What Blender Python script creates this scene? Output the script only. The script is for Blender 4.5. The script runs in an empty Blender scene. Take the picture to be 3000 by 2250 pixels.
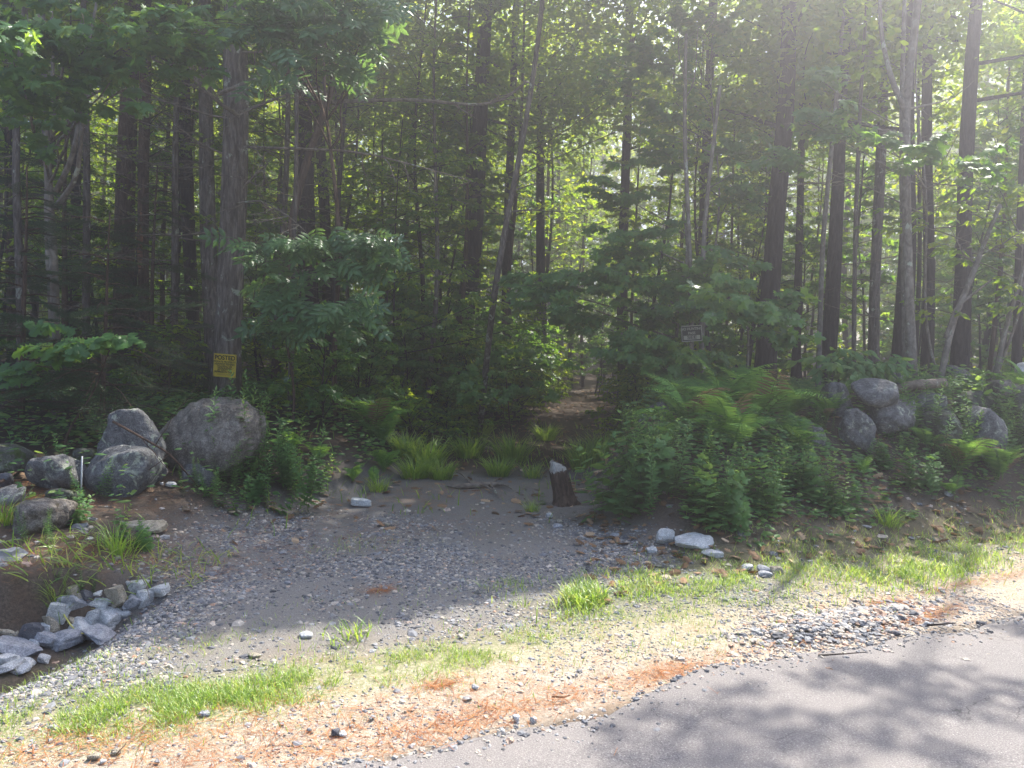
import bpy, math, random
import numpy as np
from mathutils import Vector, Matrix

rng = np.random.default_rng(11)
R = math.radians
sc = bpy.context.scene
COL = sc.collection

# ------------------------------------------------------------------ camera
F = 2265.0
PITCH, ROLL, CAMH = R(3.1), R(2.3), 1.6
SUN_AZ, SUN_EL = R(33), R(52)
cf = np.array([0, math.cos(PITCH), -math.sin(PITCH)])
u0 = np.array([0, math.sin(PITCH), math.cos(PITCH)])
r0 = np.array([1.0, 0, 0])
cr = math.cos(ROLL) * r0 + math.sin(ROLL) * u0
cu = math.cos(ROLL) * u0 - math.sin(ROLL) * r0
CAM = np.array([0, 0, CAMH])
cam_d = bpy.data.cameras.new('camera')
cam = bpy.data.objects.new('camera', cam_d)
COL.objects.link(cam)
m3 = Matrix(((cr[0], cu[0], -cf[0]), (cr[1], cu[1], -cf[1]), (cr[2], cu[2], -cf[2])))
cam.matrix_world = Matrix.Translation(Vector(CAM)) @ m3.to_4x4()
cam_d.sensor_width = 36
cam_d.lens = 36 * F / 3000
cam_d.clip_start = 0.05
cam_d.clip_end = 3000
sc.camera = cam


def ray(px, py):
    d = cf + cr * ((px - 1500) / F) - cu * ((py - 1125) / F)
    return d


def at(px, py, depth):
    d = ray(px, py)
    return CAM + d * (depth / d[1])


# ------------------------------------------------------------------ noise
_g = np.random.default_rng(3)
_LAT = _g.random((256, 256))


def vnoise(x, y):
    x = np.asarray(x, float); y = np.asarray(y, float)
    xi = np.floor(x).astype(int); yi = np.floor(y).astype(int)
    fx = x - xi; fy = y - yi
    fx = fx * fx * (3 - 2 * fx); fy = fy * fy * (3 - 2 * fy)
    a = _LAT[xi & 255, yi & 255]; b = _LAT[(xi + 1) & 255, yi & 255]
    c = _LAT[xi & 255, (yi + 1) & 255]; d = _LAT[(xi + 1) & 255, (yi + 1) & 255]
    return (a * (1 - fx) + b * fx) * (1 - fy) + (c * (1 - fx) + d * fx) * fy


def fbm(x, y, o=4):
    s = 0; a = 0.5; t = 0
    for i in range(o):
        s = s + a * vnoise(x * 2 ** i + 17.3 * i, y * 2 ** i + 5.1 * i); t += a; a *= 0.5
    return s / t


def sstep(a, b, x):
    t = np.clip((x - a) / (b - a), 0, 1)
    return t * t * (3 - 2 * t)


# ------------------------------------------------------------------ terrain
EDGE_PX = [(200, 2400), (700, 2300), (1085, 2224), (1356, 2170), (1627, 2120), (1763, 2090), (1939, 2003), (2061, 1960),
           (2305, 1922), (2577, 1880), (2780, 1851), (3000, 1801), (3300, 1745)]
EDGE = []
for a, b in EDGE_PX:
    d = ray(a, b)
    p = CAM + d * (-CAMH / d[2])
    EDGE.append((p[0], p[1]))
EDGE = np.array(EDGE)
_fit = np.polyfit(EDGE[2:-1, 0], EDGE[2:-1, 1], 1)
_s = _fit[0]
NX, NY = -_s / math.hypot(1, _s), 1 / math.hypot(1, _s)
EX, EY = 0.0, _fit[1]
EDGE = np.vstack([[EDGE[0, 0] - 60, EDGE[0, 1] - 60 * _s], EDGE, [EDGE[-1, 0] + 90, EDGE[-1, 1] + 90 * _s]])


def ndist(x, y):
    return (x - EX) * NX + (y - EY) * NY


def path_L(y):
    return np.interp(y, [3, 4.6, 6, 8, 10, 14, 20, 40, 80], [-2.0, -2.1, -2.2, -1.5, -.75, 0.5, 1.45, 4.2, 8.6])


def path_R(y):
    return np.interp(y, [3, 6, 7, 8, 10, 14, 20, 40, 80], [1.7, 1.15, 0.95, 0.9, 1.1, 1.9, 2.8, 5.6, 10])


def height(x, y, fine=True):
    x = np.asarray(x, float); y = np.asarray(y, float)
    n = ndist(x, y)
    zL = np.interp(n, [-50, 0, 1.6, 2.5, 3.7, 6, 7.1, 12, 60], [-0.02, -0.02, 0, .17, .30, .52, .60, .75, 1.6])
    zR = np.interp(n, [-50, 0, 1.3, 1.9, 2.6, 3.6, 5, 12, 60], [-0.02, -0.02, 0, .28, .66, .86, .88, .95, 1.8])
    zP = np.interp(y, [-50, 0, 5, 9, 18, 36, 60, 100], [-0.02, -0.02, 0.0, .10, .20, .45, .9, 2])
    zP = np.where(n < 0.3, -0.02, zP)
    zR = zR + (.24 + .12 * np.clip(x - 3.2, 0, 4)) * sstep(2.7, 3.6, x) * np.exp(-((y - 8.8 - .22 * (x - 4)) / .8) ** 4)
    L = path_L(y); Rr = path_R(y)
    tw = 0.9 + 0.55 * np.clip(y - 8.3, 0, 8)
    wL = sstep(0.0, 1.0, (L - x + 0.25) / tw)
    wR = sstep(0.0, 1.0, (x - Rr + 0.25) / tw)
    z = zP + wL * (zL - zP) + wR * (zR - zP)
    D = np.interp(n, [1.0, 1.5, 1.9, 2.3, 2.44], [0, .2, .36, .36, 0]) * sstep(-1.85, -2.5, x)
    z = z - D
    if fine:
        w = sstep(0.1, 0.8, n)
        z = z + w * 0.035 * (fbm(x * 1.3, y * 1.3, 3) - 0.5)
        z = z + w * 0.012 * (fbm(x * 9, y * 9, 2) - 0.5)
        z = z + sstep(5, 14, n) * 0.22 * (fbm(x * .35 + 40, y * .35, 2) - 0.5)
    return z


def hit(px, py, far=70):
    d = ray(px, py)
    ts = np.arange(1.5, far, 0.02)
    P = CAM[None] + d[None] * ts[:, None]
    h = height(P[:, 0], P[:, 1])
    i = np.argmax(P[:, 2] <= h)
    if P[i, 2] > h[i]:
        i = len(ts) - 1
    return np.array([P[i, 0], P[i, 1], h[i]])


def ground_at(px, depth):
    """ground point at that depth seen in that column"""
    py = 1100.0
    for _ in range(6):
        p = at(px, py, depth)
        z = float(height(p[0], p[1]))
        q = np.array([p[0], p[1], z]) - CAM
        py = 1125 - F * (q @ cu) / (q @ cf)
    return np.array([p[0], p[1], z])


def px_of(P):
    q = np.asarray(P) - CAM
    return 1500 + F * (q @ cr) / (q @ cf), 1125 - F * (q @ cu) / (q @ cf)


# ------------------------------------------------------------------ mesh building
class Geo:
    def __init__(s):
        s.v = []; s.f = []; s.r = []; s.n = 0; s.mi = []; s.uv = []

    def add(s, v, faces, rnd=0.5, mat=0, smooth=True):
        v = np.asarray(v, float).reshape(-1, 3)
        for f in faces if isinstance(faces, list) else [faces]:
            f = np.asarray(f, int)
            if len(f):
                s.f.append(f + s.n); s.mi.append(np.full(len(f), mat))
        s.v.append(v)
        s.r.append(np.broadcast_to(np.asarray(rnd, float), (len(v),)).copy())
        s.n += len(v)

    def mesh(s, name, mats, smooth=False):
        me = bpy.data.meshes.new(name)
        V = np.vstack(s.v) if s.v else np.zeros((0, 3))
        me.vertices.add(len(V)); me.vertices.foreach_set('co', V.ravel())
        sizes = np.concatenate([np.full(len(f), f.shape[1]) for f in s.f])
        loops = np.concatenate([f.ravel() for f in s.f])
        starts = np.concatenate([[0], np.cumsum(sizes)[:-1]])
        me.loops.add(len(loops)); me.loops.foreach_set('vertex_index', loops.astype(np.int32))
        me.polygons.add(len(sizes)); me.polygons.foreach_set('loop_start', starts.astype(np.int32))
        me.polygons.foreach_set('material_index', np.concatenate(s.mi).astype(np.int32))
        me.polygons.foreach_set('use_smooth', np.full(len(sizes), smooth))
        at_ = me.attributes.new('rnd', 'FLOAT', 'POINT')
        at_.data.foreach_set('value', np.concatenate(s.r).astype(np.float32))
        for m in (mats if isinstance(mats, (list, tuple)) else [mats]):
            me.materials.append(m)
        me.update(); me.validate()
        return me

    def obj(s, name, mats, parent=None, smooth=False, loc=None):
        o = bpy.data.objects.new(name, s.mesh(name, mats, smooth))
        COL.objects.link(o)
        if parent is not None:
            o.parent = parent
        if loc is not None:
            o.location = loc
        return o


def tag(o, label, cat, group=None, kind=None):
    if label: o['label'] = label
    if cat: o['category'] = cat
    if group: o['group'] = group
    if kind: o['kind'] = kind
    return o


def thing(name, label, cat, loc=(0, 0, 0), rz=0, group=None):
    o = bpy.data.objects.new(name, None)
    COL.objects.link(o)
    o.location = loc; o.rotation_euler = (0, 0, rz)
    o.empty_display_size = 0.1
    return tag(o, label, cat, group)


def copy_thing(root, loc, rz=0, scale=1, label=None, group=None, name=None):
    r = root.copy(); COL.objects.link(r)
    r.location = loc; r.rotation_euler = (0, 0, rz); r.scale = (scale,) * 3 if np.isscalar(scale) else scale
    if label: r['label'] = label
    if group: r['group'] = group
    for ch in KIDS[id_(root)]:
        c = ch.copy(); COL.objects.link(c); c.parent = r
    return r


KIDS = {}


def id_(o): return o.as_pointer()


def norm(a):
    return a / np.maximum(np.linalg.norm(a, axis=-1, keepdims=True), 1e-9)


def instantiate(geo, tpl, P, D, N, S, rnd, mat=0):
    """copies of a template (verts, tris) at points P, pointing along D, normal N, size S"""
    tv, tf = tpl
    P = np.asarray(P, float); k = len(P)
    if k == 0: return
    D = norm(np.asarray(D, float)); X = norm(np.cross(D, N)); Z = np.cross(X, D)
    S = np.broadcast_to(np.asarray(S, float), (k,))[:, None, None]
    v = P[:, None, :] + S * (tv[None, :, 0:1] * X[:, None] + tv[None, :, 1:2] * D[:, None] + tv[None, :, 2:3] * Z[:, None])
    off = (np.arange(k) * len(tv))[:, None, None]
    faces = [(f[None] + off).reshape(-1, f.shape[1]) for f in tf]
    rnd = np.broadcast_to(np.asarray(rnd, float), (k,))
    geo.add(v.reshape(-1, 3), faces, np.repeat(rnd, len(tv)), mat)


def tube(geo, pts, rad, sides=6, rnd=0.5, mat=0, cap=True, wob=0.0, seed=0):
    pts = np.asarray(pts, float); n = len(pts)
    rad = np.broadcast_to(np.asarray(rad, float), (n,))
    T = np.gradient(pts, axis=0); T = norm(T)
    ref = np.array([0.31, 0.95, 0.05]) if abs(T[0][2]) > 0.5 else np.array([0.1, 0.05, 1.0])
    A = norm(np.cross(T, ref)); B = np.cross(T, A)
    th = np.arange(sides) * 2 * math.pi / sides
    rr = rad[:, None]
    if wob:
        g = np.random.default_rng(seed)
        ph = g.random(4) * 6.28
        zz = np.arange(n)[:, None]
        rr = rr * (1 + wob * np.sin(th[None] * 2 + ph[0] + zz * .5) + wob * .7 * np.sin(th[None] * 3 + ph[1] - zz * .8)
                   + wob * .6 * (g.random((n, sides)) - .5))
    v = pts[:, None] + rr[..., None] * (np.cos(th)[None, :, None] * A[:, None] + np.sin(th)[None, :, None] * B[:, None])
    i = np.arange(n - 1)[:, None] * sides; j = np.arange(sides)[None]; j2 = (j + 1) % sides
    q = np.stack([i + j, i + j2, i + sides + j2, i + sides + j], -1).reshape(-1, 4)
    fs = [q]
    if cap:
        k = np.arange(1, sides - 1)
        fs.append(np.stack([np.full_like(k, 0), k + 1, k], -1))
        b = (n - 1) * sides
        fs.append(np.stack([np.full_like(k, b), b + k, b + k + 1], -1))
    geo.add(v.reshape(-1, 3), fs, rnd, mat)


def tubes_many(geo, A, B, ra, rb, rnd=0.5, mat=0, sag=0.0, seg=2, sides=3):
    """many thin straight or sagging twigs at once"""
    A = np.asarray(A, float); B = np.asarray(B, float); k = len(A)
    if k == 0: return
    T = norm(B - A); ref = np.array([0.2, 0.1, 1.0]) + 0 * T
    U = norm(np.cross(T, ref) + 1e-6); W = np.cross(T, U)
    th = np.arange(sides) * 2 * math.pi / sides
    rings = []
    ra = np.broadcast_to(ra, (k,)); rb = np.broadcast_to(rb, (k,)); sag = np.broadcast_to(sag, (k,))
    for i in range(seg + 1):
        t = i / seg
        c = A * (1 - t) + B * t; c = c.copy(); c[:, 2] -= sag * 4 * t * (1 - t)
        r = (ra * (1 - t) + rb * t)[:, None, None]
        rings.append(c[:, None] + r * (np.cos(th)[None, :, None] * U[:, None] + np.sin(th)[None, :, None] * W[:, None]))
    v = np.stack(rings, 1)
    i = np.arange(seg)[:, None] * sides; j = np.arange(sides)[None]; j2 = (j + 1) % sides
    q = np.stack([i + j, i + j2, i + sides + j2, i + sides + j], -1).reshape(-1, 4)
    off = (np.arange(k) * (seg + 1) * sides)[:, None, None]
    geo.add(v.reshape(-1, 3), [(q[None] + off).reshape(-1, 4)], rnd, mat)


# ------------------------------------------------------------------ materials
def newmat(name):
    m = bpy.data.materials.new(name); m.use_nodes = True
    nt = m.node_tree; nt.nodes.clear()
    out = nt.nodes.new('ShaderNodeOutputMaterial')
    return m, nt, out


def N_(nt, t, **kw):
    n = nt.nodes.new('ShaderNode' + t)
    for k, v in kw.items():
        if k.startswith('i_'):
            n.inputs[k[2:].replace('_', ' ')].default_value = v
        else:
            setattr(n, k, v)
    return n


def ramp(nt, fac, stops, interp='LINEAR'):
    r = nt.nodes.new('ShaderNodeValToRGB'); r.color_ramp.interpolation = interp
    e = r.color_ramp.elements
    while len(e) < len(stops): e.new(0.5)
    for el, (p, c) in zip(e, stops):
        el.position = p; el.color = (*c, 1)
    nt.links.new(fac, r.inputs[0])
    return r.outputs[0]


def noise(nt, scale, detail=4, rough=0.6, vec=None, dist=0):
    n = N_(nt, 'TexNoise'); n.inputs['Scale'].default_value = scale; n.inputs['Detail'].default_value = detail
    n.inputs['Roughness'].default_value = rough; n.inputs['Distortion'].default_value = dist
    if vec is not None: nt.links.new(vec, n.inputs['Vector'])
    return n.outputs['Fac']


def mixc(nt, fac, a, b, mode='MIX'):
    m = nt.nodes.new('ShaderNodeMix'); m.data_type = 'RGBA'; m.blend_type = mode
    for inp, v in ((m.inputs[0], fac), (m.inputs[6], a), (m.inputs[7], b)):
        if isinstance(v, bpy.types.NodeSocket): nt.links.new(v, inp)
        elif isinstance(v, (int, float)): inp.default_value = v
        else: inp.default_value = (*v, 1)
    return m.outputs[2]


def math_(nt, op, a, b=0.5, clamp=False):
    m = nt.nodes.new('ShaderNodeMath'); m.operation = op; m.use_clamp = clamp
    for inp, v in ((m.inputs[0], a), (m.inputs[1], b)):
        if isinstance(v, bpy.types.NodeSocket): nt.links.new(v, inp)
        else: inp.default_value = v
    return m.outputs[0]


def attr(nt, name, out='Fac'):
    a = N_(nt, 'Attribute'); a.attribute_name = name
    return a.outputs[out]


def coords(nt, which='Object', scale=None):
    t = N_(nt, 'TexCoord')
    if scale is None: return t.outputs[which]
    m = N_(nt, 'Mapping'); m.inputs['Scale'].default_value = scale
    nt.links.new(t.outputs[which], m.inputs['Vector'])
    return m.outputs[0]


def bump(nt, h, strength, dist=0.01):
    b = N_(nt, 'Bump'); b.inputs['Strength'].default_value = strength; b.inputs['Distance'].default_value = dist
    nt.links.new(h, b.inputs['Height'])
    return b.outputs[0]


def principled(nt, out, col, rough=0.8, nrm=None, spec=0.3):
    p = N_(nt, 'BsdfPrincipled')
    if isinstance(col, bpy.types.NodeSocket): nt.links.new(col, p.inputs['Base Color'])
    else: p.inputs['Base Color'].default_value = (*col, 1)
    if isinstance(rough, bpy.types.NodeSocket): nt.links.new(rough, p.inputs['Roughness'])
    else: p.inputs['Roughness'].default_value = rough
    p.inputs['Specular IOR Level'].default_value = spec
    if nrm is not None: nt.links.new(nrm, p.inputs['Normal'])
    nt.links.new(p.outputs[0], out.inputs[0])
    return p


def leaf_mat(name, stops, tstops, tf=0.5, gloss=0.06, rough=0.35):
    m, nt, out = newmat(name)
    r = attr(nt, 'rnd')
    c = ramp(nt, r, stops); t = ramp(nt, r, tstops)
    d = N_(nt, 'BsdfDiffuse'); nt.links.new(c, d.inputs[0])
    tr = N_(nt, 'BsdfTranslucent'); nt.links.new(t, tr.inputs[0])
    mx = N_(nt, 'MixShader'); mx.inputs[0].default_value = tf
    nt.links.new(d.outputs[0], mx.inputs[1]); nt.links.new(tr.outputs[0], mx.inputs[2])
    g = N_(nt, 'BsdfGlossy'); g.inputs['Roughness'].default_value = rough
    fr = N_(nt, 'LayerWeight'); fr.inputs[0].default_value = 0.35
    fm = math_(nt, 'MULTIPLY_ADD', fr.outputs['Fresnel'], gloss * 2.2)
    nt.nodes[-1].inputs[2].default_value = gloss * 0.25
    m2 = N_(nt, 'MixShader'); nt.links.new(fm, m2.inputs[0])
    nt.links.new(mx.outputs[0], m2.inputs[1]); nt.links.new(g.outputs[0], m2.inputs[2])
    nt.links.new(m2.outputs[0], out.inputs[0])
    return m


M = {}
M['maple'] = leaf_mat('maple_leaf', [(0, (.045, .11, .038)), (.5, (.075, .165, .05)), (.9, (.12, .21, .055)), (1, (.2, .26, .06))],
                      [(0, (.16, .34, .03)), (.6, (.30, .52, .04)), (1, (.5, .62, .06))], .5)
M['ash'] = leaf_mat('ash_leaf', [(0, (.042, .105, .045)), (.6, (.075, .155, .06)), (1, (.12, .2, .07))],
                    [(0, (.14, .30, .05)), (1, (.3, .48, .08))], .42, .08, .3)
M['beech'] = leaf_mat('beech_leaf', [(0, (.035, .075, .02)), (.6, (.06, .12, .03)), (1, (.12, .17, .04))],
                      [(0, (.24, .44, .015)), (.5, (.44, .62, .02)), (1, (.68, .72, .03))], .55, .03)
M['canopy'] = leaf_mat('canopy_leaf', [(0, (.03, .065, .02)), (.6, (.05, .11, .03)), (1, (.10, .15, .04))],
                       [(0, (.24, .42, .015)), (.5, (.46, .62, .02)), (1, (.68, .70, .03))], .55, .03)
M['fern'] = leaf_mat('fern_leaf', [(0, (.06, .15, .035)), (.6, (.12, .26, .05)), (1, (.22, .36, .07))],
                     [(0, (.2, .42, .05)), (1, (.42, .6, .08))], .45, .03, .5)
M['weed'] = leaf_mat('weed_leaf', [(0, (.05, .12, .04)), (.6, (.085, .18, .06)), (1, (.16, .24, .07))],
                     [(0, (.18, .36, .05)), (1, (.4, .55, .09))], .42, .04, .45)
M['conifer'] = leaf_mat('conifer_needle', [(0, (.025, .065, .028)), (.6, (.045, .105, .04)), (1, (.10, .18, .05))],
                        [(0, (.03, .08, .02)), (1, (.10, .18, .03))], .25, .03, .5)
M['grass'] = leaf_mat('grass_blade', [(0, (.09, .17, .03)), (.5, (.17, .28, .045)), (.85, (.26, .36, .06)), (1, (.42, .38, .15))],
                      [(0, (.25, .45, .04)), (.6, (.52, .68, .07)), (1, (.68, .6, .2))], .45, .03, .5)
M['dead_leaf'] = leaf_mat('dead_leaf', [(0, (.10, .055, .03)), (.5, (.22, .13, .07)), (.85, (.34, .22, .13)), (1, (.5, .38, .26))],
                          [(0, (.12, .06, .02)), (1, (.3, .18, .08))], .2, .03, .6)
M['needle'] = leaf_mat('pine_needle', [(0, (.17, .055, .02)), (.5, (.33, .12, .04)), (1, (.5, .24, .09))],
                       [(0, (.1, .04, .02)), (1, (.3, .1, .03))], .15, .03, .6)


def bark_mat(name, dark, mid, light, lichen=None, lich=0.62, vs=(9, 9, 1.6), fiss=1.0):
    m, nt, out = newmat(name)
    v = coords(nt, 'Object', vs)
    n1 = noise(nt, 3.0, 6, .65, v, .6)
    n2 = noise(nt, 11, 3, .6, coords(nt, 'Object', (3, 3, 2.2)))
    c = ramp(nt, n1, [(.36, dark), (.52, mid), (.66, light)])
    c = mixc(nt, math_(nt, 'MULTIPLY', n2, .55), c, (dark[0] * 1.3, dark[1] * 1.3, dark[2] * 1.3))
    if lichen:
        n3 = noise(nt, 5.5, 5, .7, coords(nt, 'Object', (1, 1, .7)), .4)
        f = ramp(nt, n3, [(lich, (0, 0, 0)), (lich + .05, (1, 1, 1))])
        c = mixc(nt, f, c, lichen)
    principled(nt, out, c, .92, bump(nt, n1, fiss, .05), .15)
    return m


M['bark_grey'] = bark_mat('grey_bark', (.06, .047, .04), (.17, .14, .12), (.32, .28, .245), (.38, .4, .33), .6)
M['bark_dark'] = bark_mat('dark_bark', (.018, .014, .013), (.05, .04, .035), (.10, .08, .07), (.14, .16, .12), .72)
M['bark_pale'] = bark_mat('pale_bark', (.10, .085, .07), (.2, .175, .15), (.32, .29, .25), (.36, .38, .32), .6, (5, 5, 3), .4)
M['bark_brown'] = bark_mat('brown_bark', (.05, .03, .022), (.13, .085, .06), (.22, .15, .11), (.25, .26, .19), .7)
M['deadwood'] = bark_mat('dead_wood', (.09, .07, .055), (.2, .165, .13), (.34, .29, .24), (.3, .33, .26), .6, (4, 4, 4), .4)
M['stem'] = bark_mat('green_stem', (.05, .06, .025), (.1, .13, .05), (.15, .18, .07), None, .6, (4, 4, 4), .2)
M['orange_bark'] = bark_mat('orange_bark', (.16, .07, .035), (.3, .15, .08), (.42, .24, .14), None, .6)


def rock_mat(name, dark, mid, light, lichen=None, lich=.6, moss=None, mossl=.62, scale=1.0):
    m, nt, out = newmat(name)
    v = coords(nt, 'Object')
    n1 = mixc(nt, .5, noise(nt, 4.5 * scale, 9, .75, v, .8), noise(nt, 18 * scale, 6, .75, v)); n2 = noise(nt, 55 * scale, 4, .7, v); n3 = noise(nt, 150 * scale, 2, .6, v)
    c = ramp(nt, n1, [(.38, dark), (.5, mid), (.62, light)])
    sp = ramp(nt, n3, [(.38, (.45, .45, .48)), (.55, (1, 1, 1)), (.7, (1.3, 1.3, 1.3))])
    c = mixc(nt, .8, c, sp, 'MULTIPLY')
    c = mixc(nt, ramp(nt, n2, [(.52, (0, 0, 0)), (.68, (.6, .6, .6))]), c, light)
    if lichen:
        f = ramp(nt, noise(nt, 6 * scale, 6, .75, v, .5), [(lich, (0, 0, 0)), (lich + .04, (1, 1, 1))])
        c = mixc(nt, f, c, lichen)
    if moss:
        f = ramp(nt, noise(nt, 4.2 * scale, 6, .7, coords(nt, 'Generated')), [(mossl, (0, 0, 0)), (mossl + .06, (1, 1, 1))])
        c = mixc(nt, f, c, moss)
    h = mixc(nt, .5, n1, n2)
    principled(nt, out, c, .92, bump(nt, h, .9, .045 / scale), .2)
    return m


M['granite'] = rock_mat('granite', (.05, .05, .053), (.135, .134, .134), (.26, .256, .25), (.34, .36, .29), .56, (.07, .075, .03), .66)
M['granite_moss'] = rock_mat('mossy_granite', (.045, .045, .04), (.09, .09, .075), (.16, .16, .135), (.22, .25, .18), .56, (.05, .07, .02), .52)
M['granite_brown'] = rock_mat('brown_granite', (.075, .065, .052), (.18, .155, .13), (.34, .31, .27), (.32, .31, .26), .68, (.07, .055, .03), .62)
M['stone_pale'] = rock_mat('pale_quarry_stone', (.33, .335, .33), (.5, .505, .5), (.66, .665, .66), None, .6, None, .6, 1.5)
M['stone_blue'] = rock_mat('blue_quarry_stone', (.15, .152, .165), (.3, .305, .325), (.52, .53, .55), None, .6, None, .6, 2.2)
M['stone_tan'] = rock_mat('tan_quarry_stone', (.2, .17, .12), (.33, .29, .22), (.48, .44, .36), None, .6, None, .6, 1.5)
M['stone_dark'] = rock_mat('dark_stone', (.05, .05, .055), (.11, .11, .12), (.2, .2, .21), None, .6, None, .6, 2)

# ------------------------------------------------------------------ leaf templates


def tri(*f): return [np.array(f)]


def fan(pts, centre=(0, .45, 0)):
    v = np.array([centre] + pts, float); n = len(pts)
    f = [[0, i, i + 1] for i in range(1, n)] + [[0, n, 1]]
    return v, [np.array(f)]


_mp = [(0, 0), (.22, .02), (.42, -.05), (.36, .14), (.62, .30), (.46, .40), (.52, .60), (.27, .52), (.14, .62), (.17, .80), (0, 1.0)]
_pts = _mp + [(-x, y) for x, y in _mp[-2:0:-1]]
MAPLE = fan([(x, y, -.28 * abs(x) - .16 * y * y) for x, y in _pts])
_mp2 = [(0, 0), (.45, .0), (.36, .22), (.58, .48), (.24, .5), (0, 1.0)]
_pts2 = _mp2 + [(-x, y) for x, y in _mp2[-2:0:-1]]
MAPLE_LO = fan([(x, y, -.28 * abs(x) - .16 * y * y) for x, y in _pts2])
_ok = [(0, 0), (.1, .1), (.28, .16), (.12, .27), (.38, .38), (.16, .48), (.42, .66), (.2, .7), (.22, .88), (0, 1)]
OAK = fan([(x, y, -.2 * abs(x) - .1 * y * y) for x, y in _ok + [(-x, y) for x, y in _ok[-2:0:-1]]])
ELL = (np.array([(0, 0, 0), (.21, .3, -.05), (.2, .6, -.1), (0, 1, -.2), (-.2, .6, -.1), (-.21, .3, -.05), (0, .4, .02)]),
       [np.array([[6, 0, 1], [6, 1, 2], [6, 2, 3], [6, 3, 4], [6, 4, 5], [6, 5, 0]])])
DIA = (np.array([(0, 0, 0), (.28, .45, -.08), (0, 1, -.12), (-.28, .45, -.08)]), [np.array([[0, 1, 2], [0, 2, 3]])])
LANCE = (np.array([(0, 0, 0), (.09, .35, -.02), (0, 1, -.18), (-.09, .35, -.02)]), [np.array([[0, 1, 2], [0, 2, 3]])])
NEED = (np.array([(-.05, 0, 0), (.05, 0, 0), (0, 1, 0)]), [np.array([[0, 1, 2]])])
_b = []
for t, w, bend in ((0, .03, 0), (.35, .028, .03), (.7, .02, .16), (1, .002, .38)):
    _b += [(-w, t - bend * .3, bend), (w, t - bend * .3, bend)]
BLADE = (np.array(_b), [np.array([[0, 1, 3, 2], [2, 3, 5, 4], [4, 5, 7, 6]])])


def _compound():
    V, Fc = [], []
    n = 0
    spots = [(0, .72, 0)] + [(s, y, s * 62) for y in (.68, .46, .24) for s in (1, -1)]
    for s, y, a in spots:
        a = R(-a); L = .36
        for vx, vy, vz in ELL[0]:
            x = vx * L * 1.0; yy = vy * L
            V.append((x * math.cos(a) - yy * math.sin(a), y + x * math.sin(a) + yy * math.cos(a), vz * L - .12 * y * y))
        Fc += (ELL[1][0] + n).tolist(); n += 7
    V += [(-.008, 0, 0), (.008, 0, 0), (.008, .75, -.07), (-.008, .75, -.07)]
    Fc += [[n, n + 1, n + 2], [n, n + 2, n + 3]]
    return np.array(V), [np.array(Fc)]


ASH = _compound()

# ------------------------------------------------------------------ light mask for crown pruning
SDX, SDY = math.sin(SUN_AZ) / math.tan(SUN_EL), math.cos(SUN_AZ) / math.tan(SUN_EL)
SHADE_PX = [(-300, 2010), (0, 1950), (500, 1890), (900, 1850), (1250, 1790), (1600, 1735), (1900, 1680), (2300, 1640), (2700, 1600), (3000, 1590), (3300, 1590)]
_sh = np.array([hit(a, b)[:2] for a, b in SHADE_PX])
HOLES = [(1740, 1175, .55), (1850, 1145, .4), (1730, 1092, 1.2), (650, 1190, .22), (700, 1330, .14), (780, 1330, .18), (2260, 1590, .3), (2480, 1600, .3), (2850, 1560, .55), (2650, 1620, .3),
         (130, 1530, .3), (40, 1620, .22), (1000, 1400, .2), (1200, 1470, .15), (1130, 1330, .16), (2770, 1350, .2), (2540, 1420, .2), (2240, 1250, .25),
         (980, 1210, .2), (1430, 1160, .25), (1580, 1230, .35), (330, 1290, .12), (1080, 1040, .6), (1250, 1050, .5), (2420, 1290, .1), (300, 1480, .12), (2080, 1180, .3), (2260, 1130, .22), (2180, 1260, .2), (1880, 1330, .2), (1110, 1250, .25), (2600, 1130, .25), (2820, 1330, .3), (1960, 1450, .16), (900, 1450, .16), (1000, 1290, .14), (480, 1160, .2)]
_hl = []
for a, b, r in HOLES:
    h_ = hit(a, b); _hl.append((h_[0], h_[1], h_[2], r))


def lit_keep(P):
    """True where a leaf may stay: its shadow does not land on the sunlit verge or in a gap"""
    P = np.asarray(P)
    z = P[:, 2]
    sx = P[:, 0] - z * SDX; sy = P[:, 1] - z * SDY
    ey = np.interp(sx, _sh[:, 0], _sh[:, 1])
    wob = 0.35 * (fbm(sx * 1.6 + 9, sy * 1.6, 3) - .5)
    keep = sy > ey + wob
    # dapples: loose high crowns over the right part of the road
    nn = ndist(sx, sy)
    dap = (sx > 0.35) & (nn < -0.15) & (fbm(sx * 1.15 + 3.3, sy * 1.9 + 8, 3) > .565 - .09 * sstep(.6, 2.8, sx)) & (rng.random(len(P)) < .7)
    keep |= dap & (z > 7)
    for hx, hy, hz, r in _hl:
        gx = P[:, 0] - (z - hz) * SDX; gy = P[:, 1] - (z - hz) * SDY
        keep &= ~(((gx - hx) ** 2 + (gy - hy) ** 2 < r * r * (0.7 + .6 * rng.random(len(P)))) & (z > hz + .6))
    return keep


# ------------------------------------------------------------------ ground sheet
def axis(parts):
    out = []
    for a, b, s in parts:
        out.append(np.arange(a, b, s))
    return np.concatenate(out)


gx = axis([(-120, -60, 10), (-60, -20, 2), (-20, -6, .35), (-6, -3.9, .07), (-3.9, 4.5, .035), (4.5, 7, .07), (7, 20, .35), (20, 60, 2), (60, 121, 10)])
gy = axis([(-60, 0, 4), (0, 2.4, .3), (2.4, 9, .035), (9, 14, .09), (14, 30, .3), (30, 70, 1.2), (70, 131, 10)])
GX, GY = np.meshgrid(gx, gy)
GZ = height(GX, GY)
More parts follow.
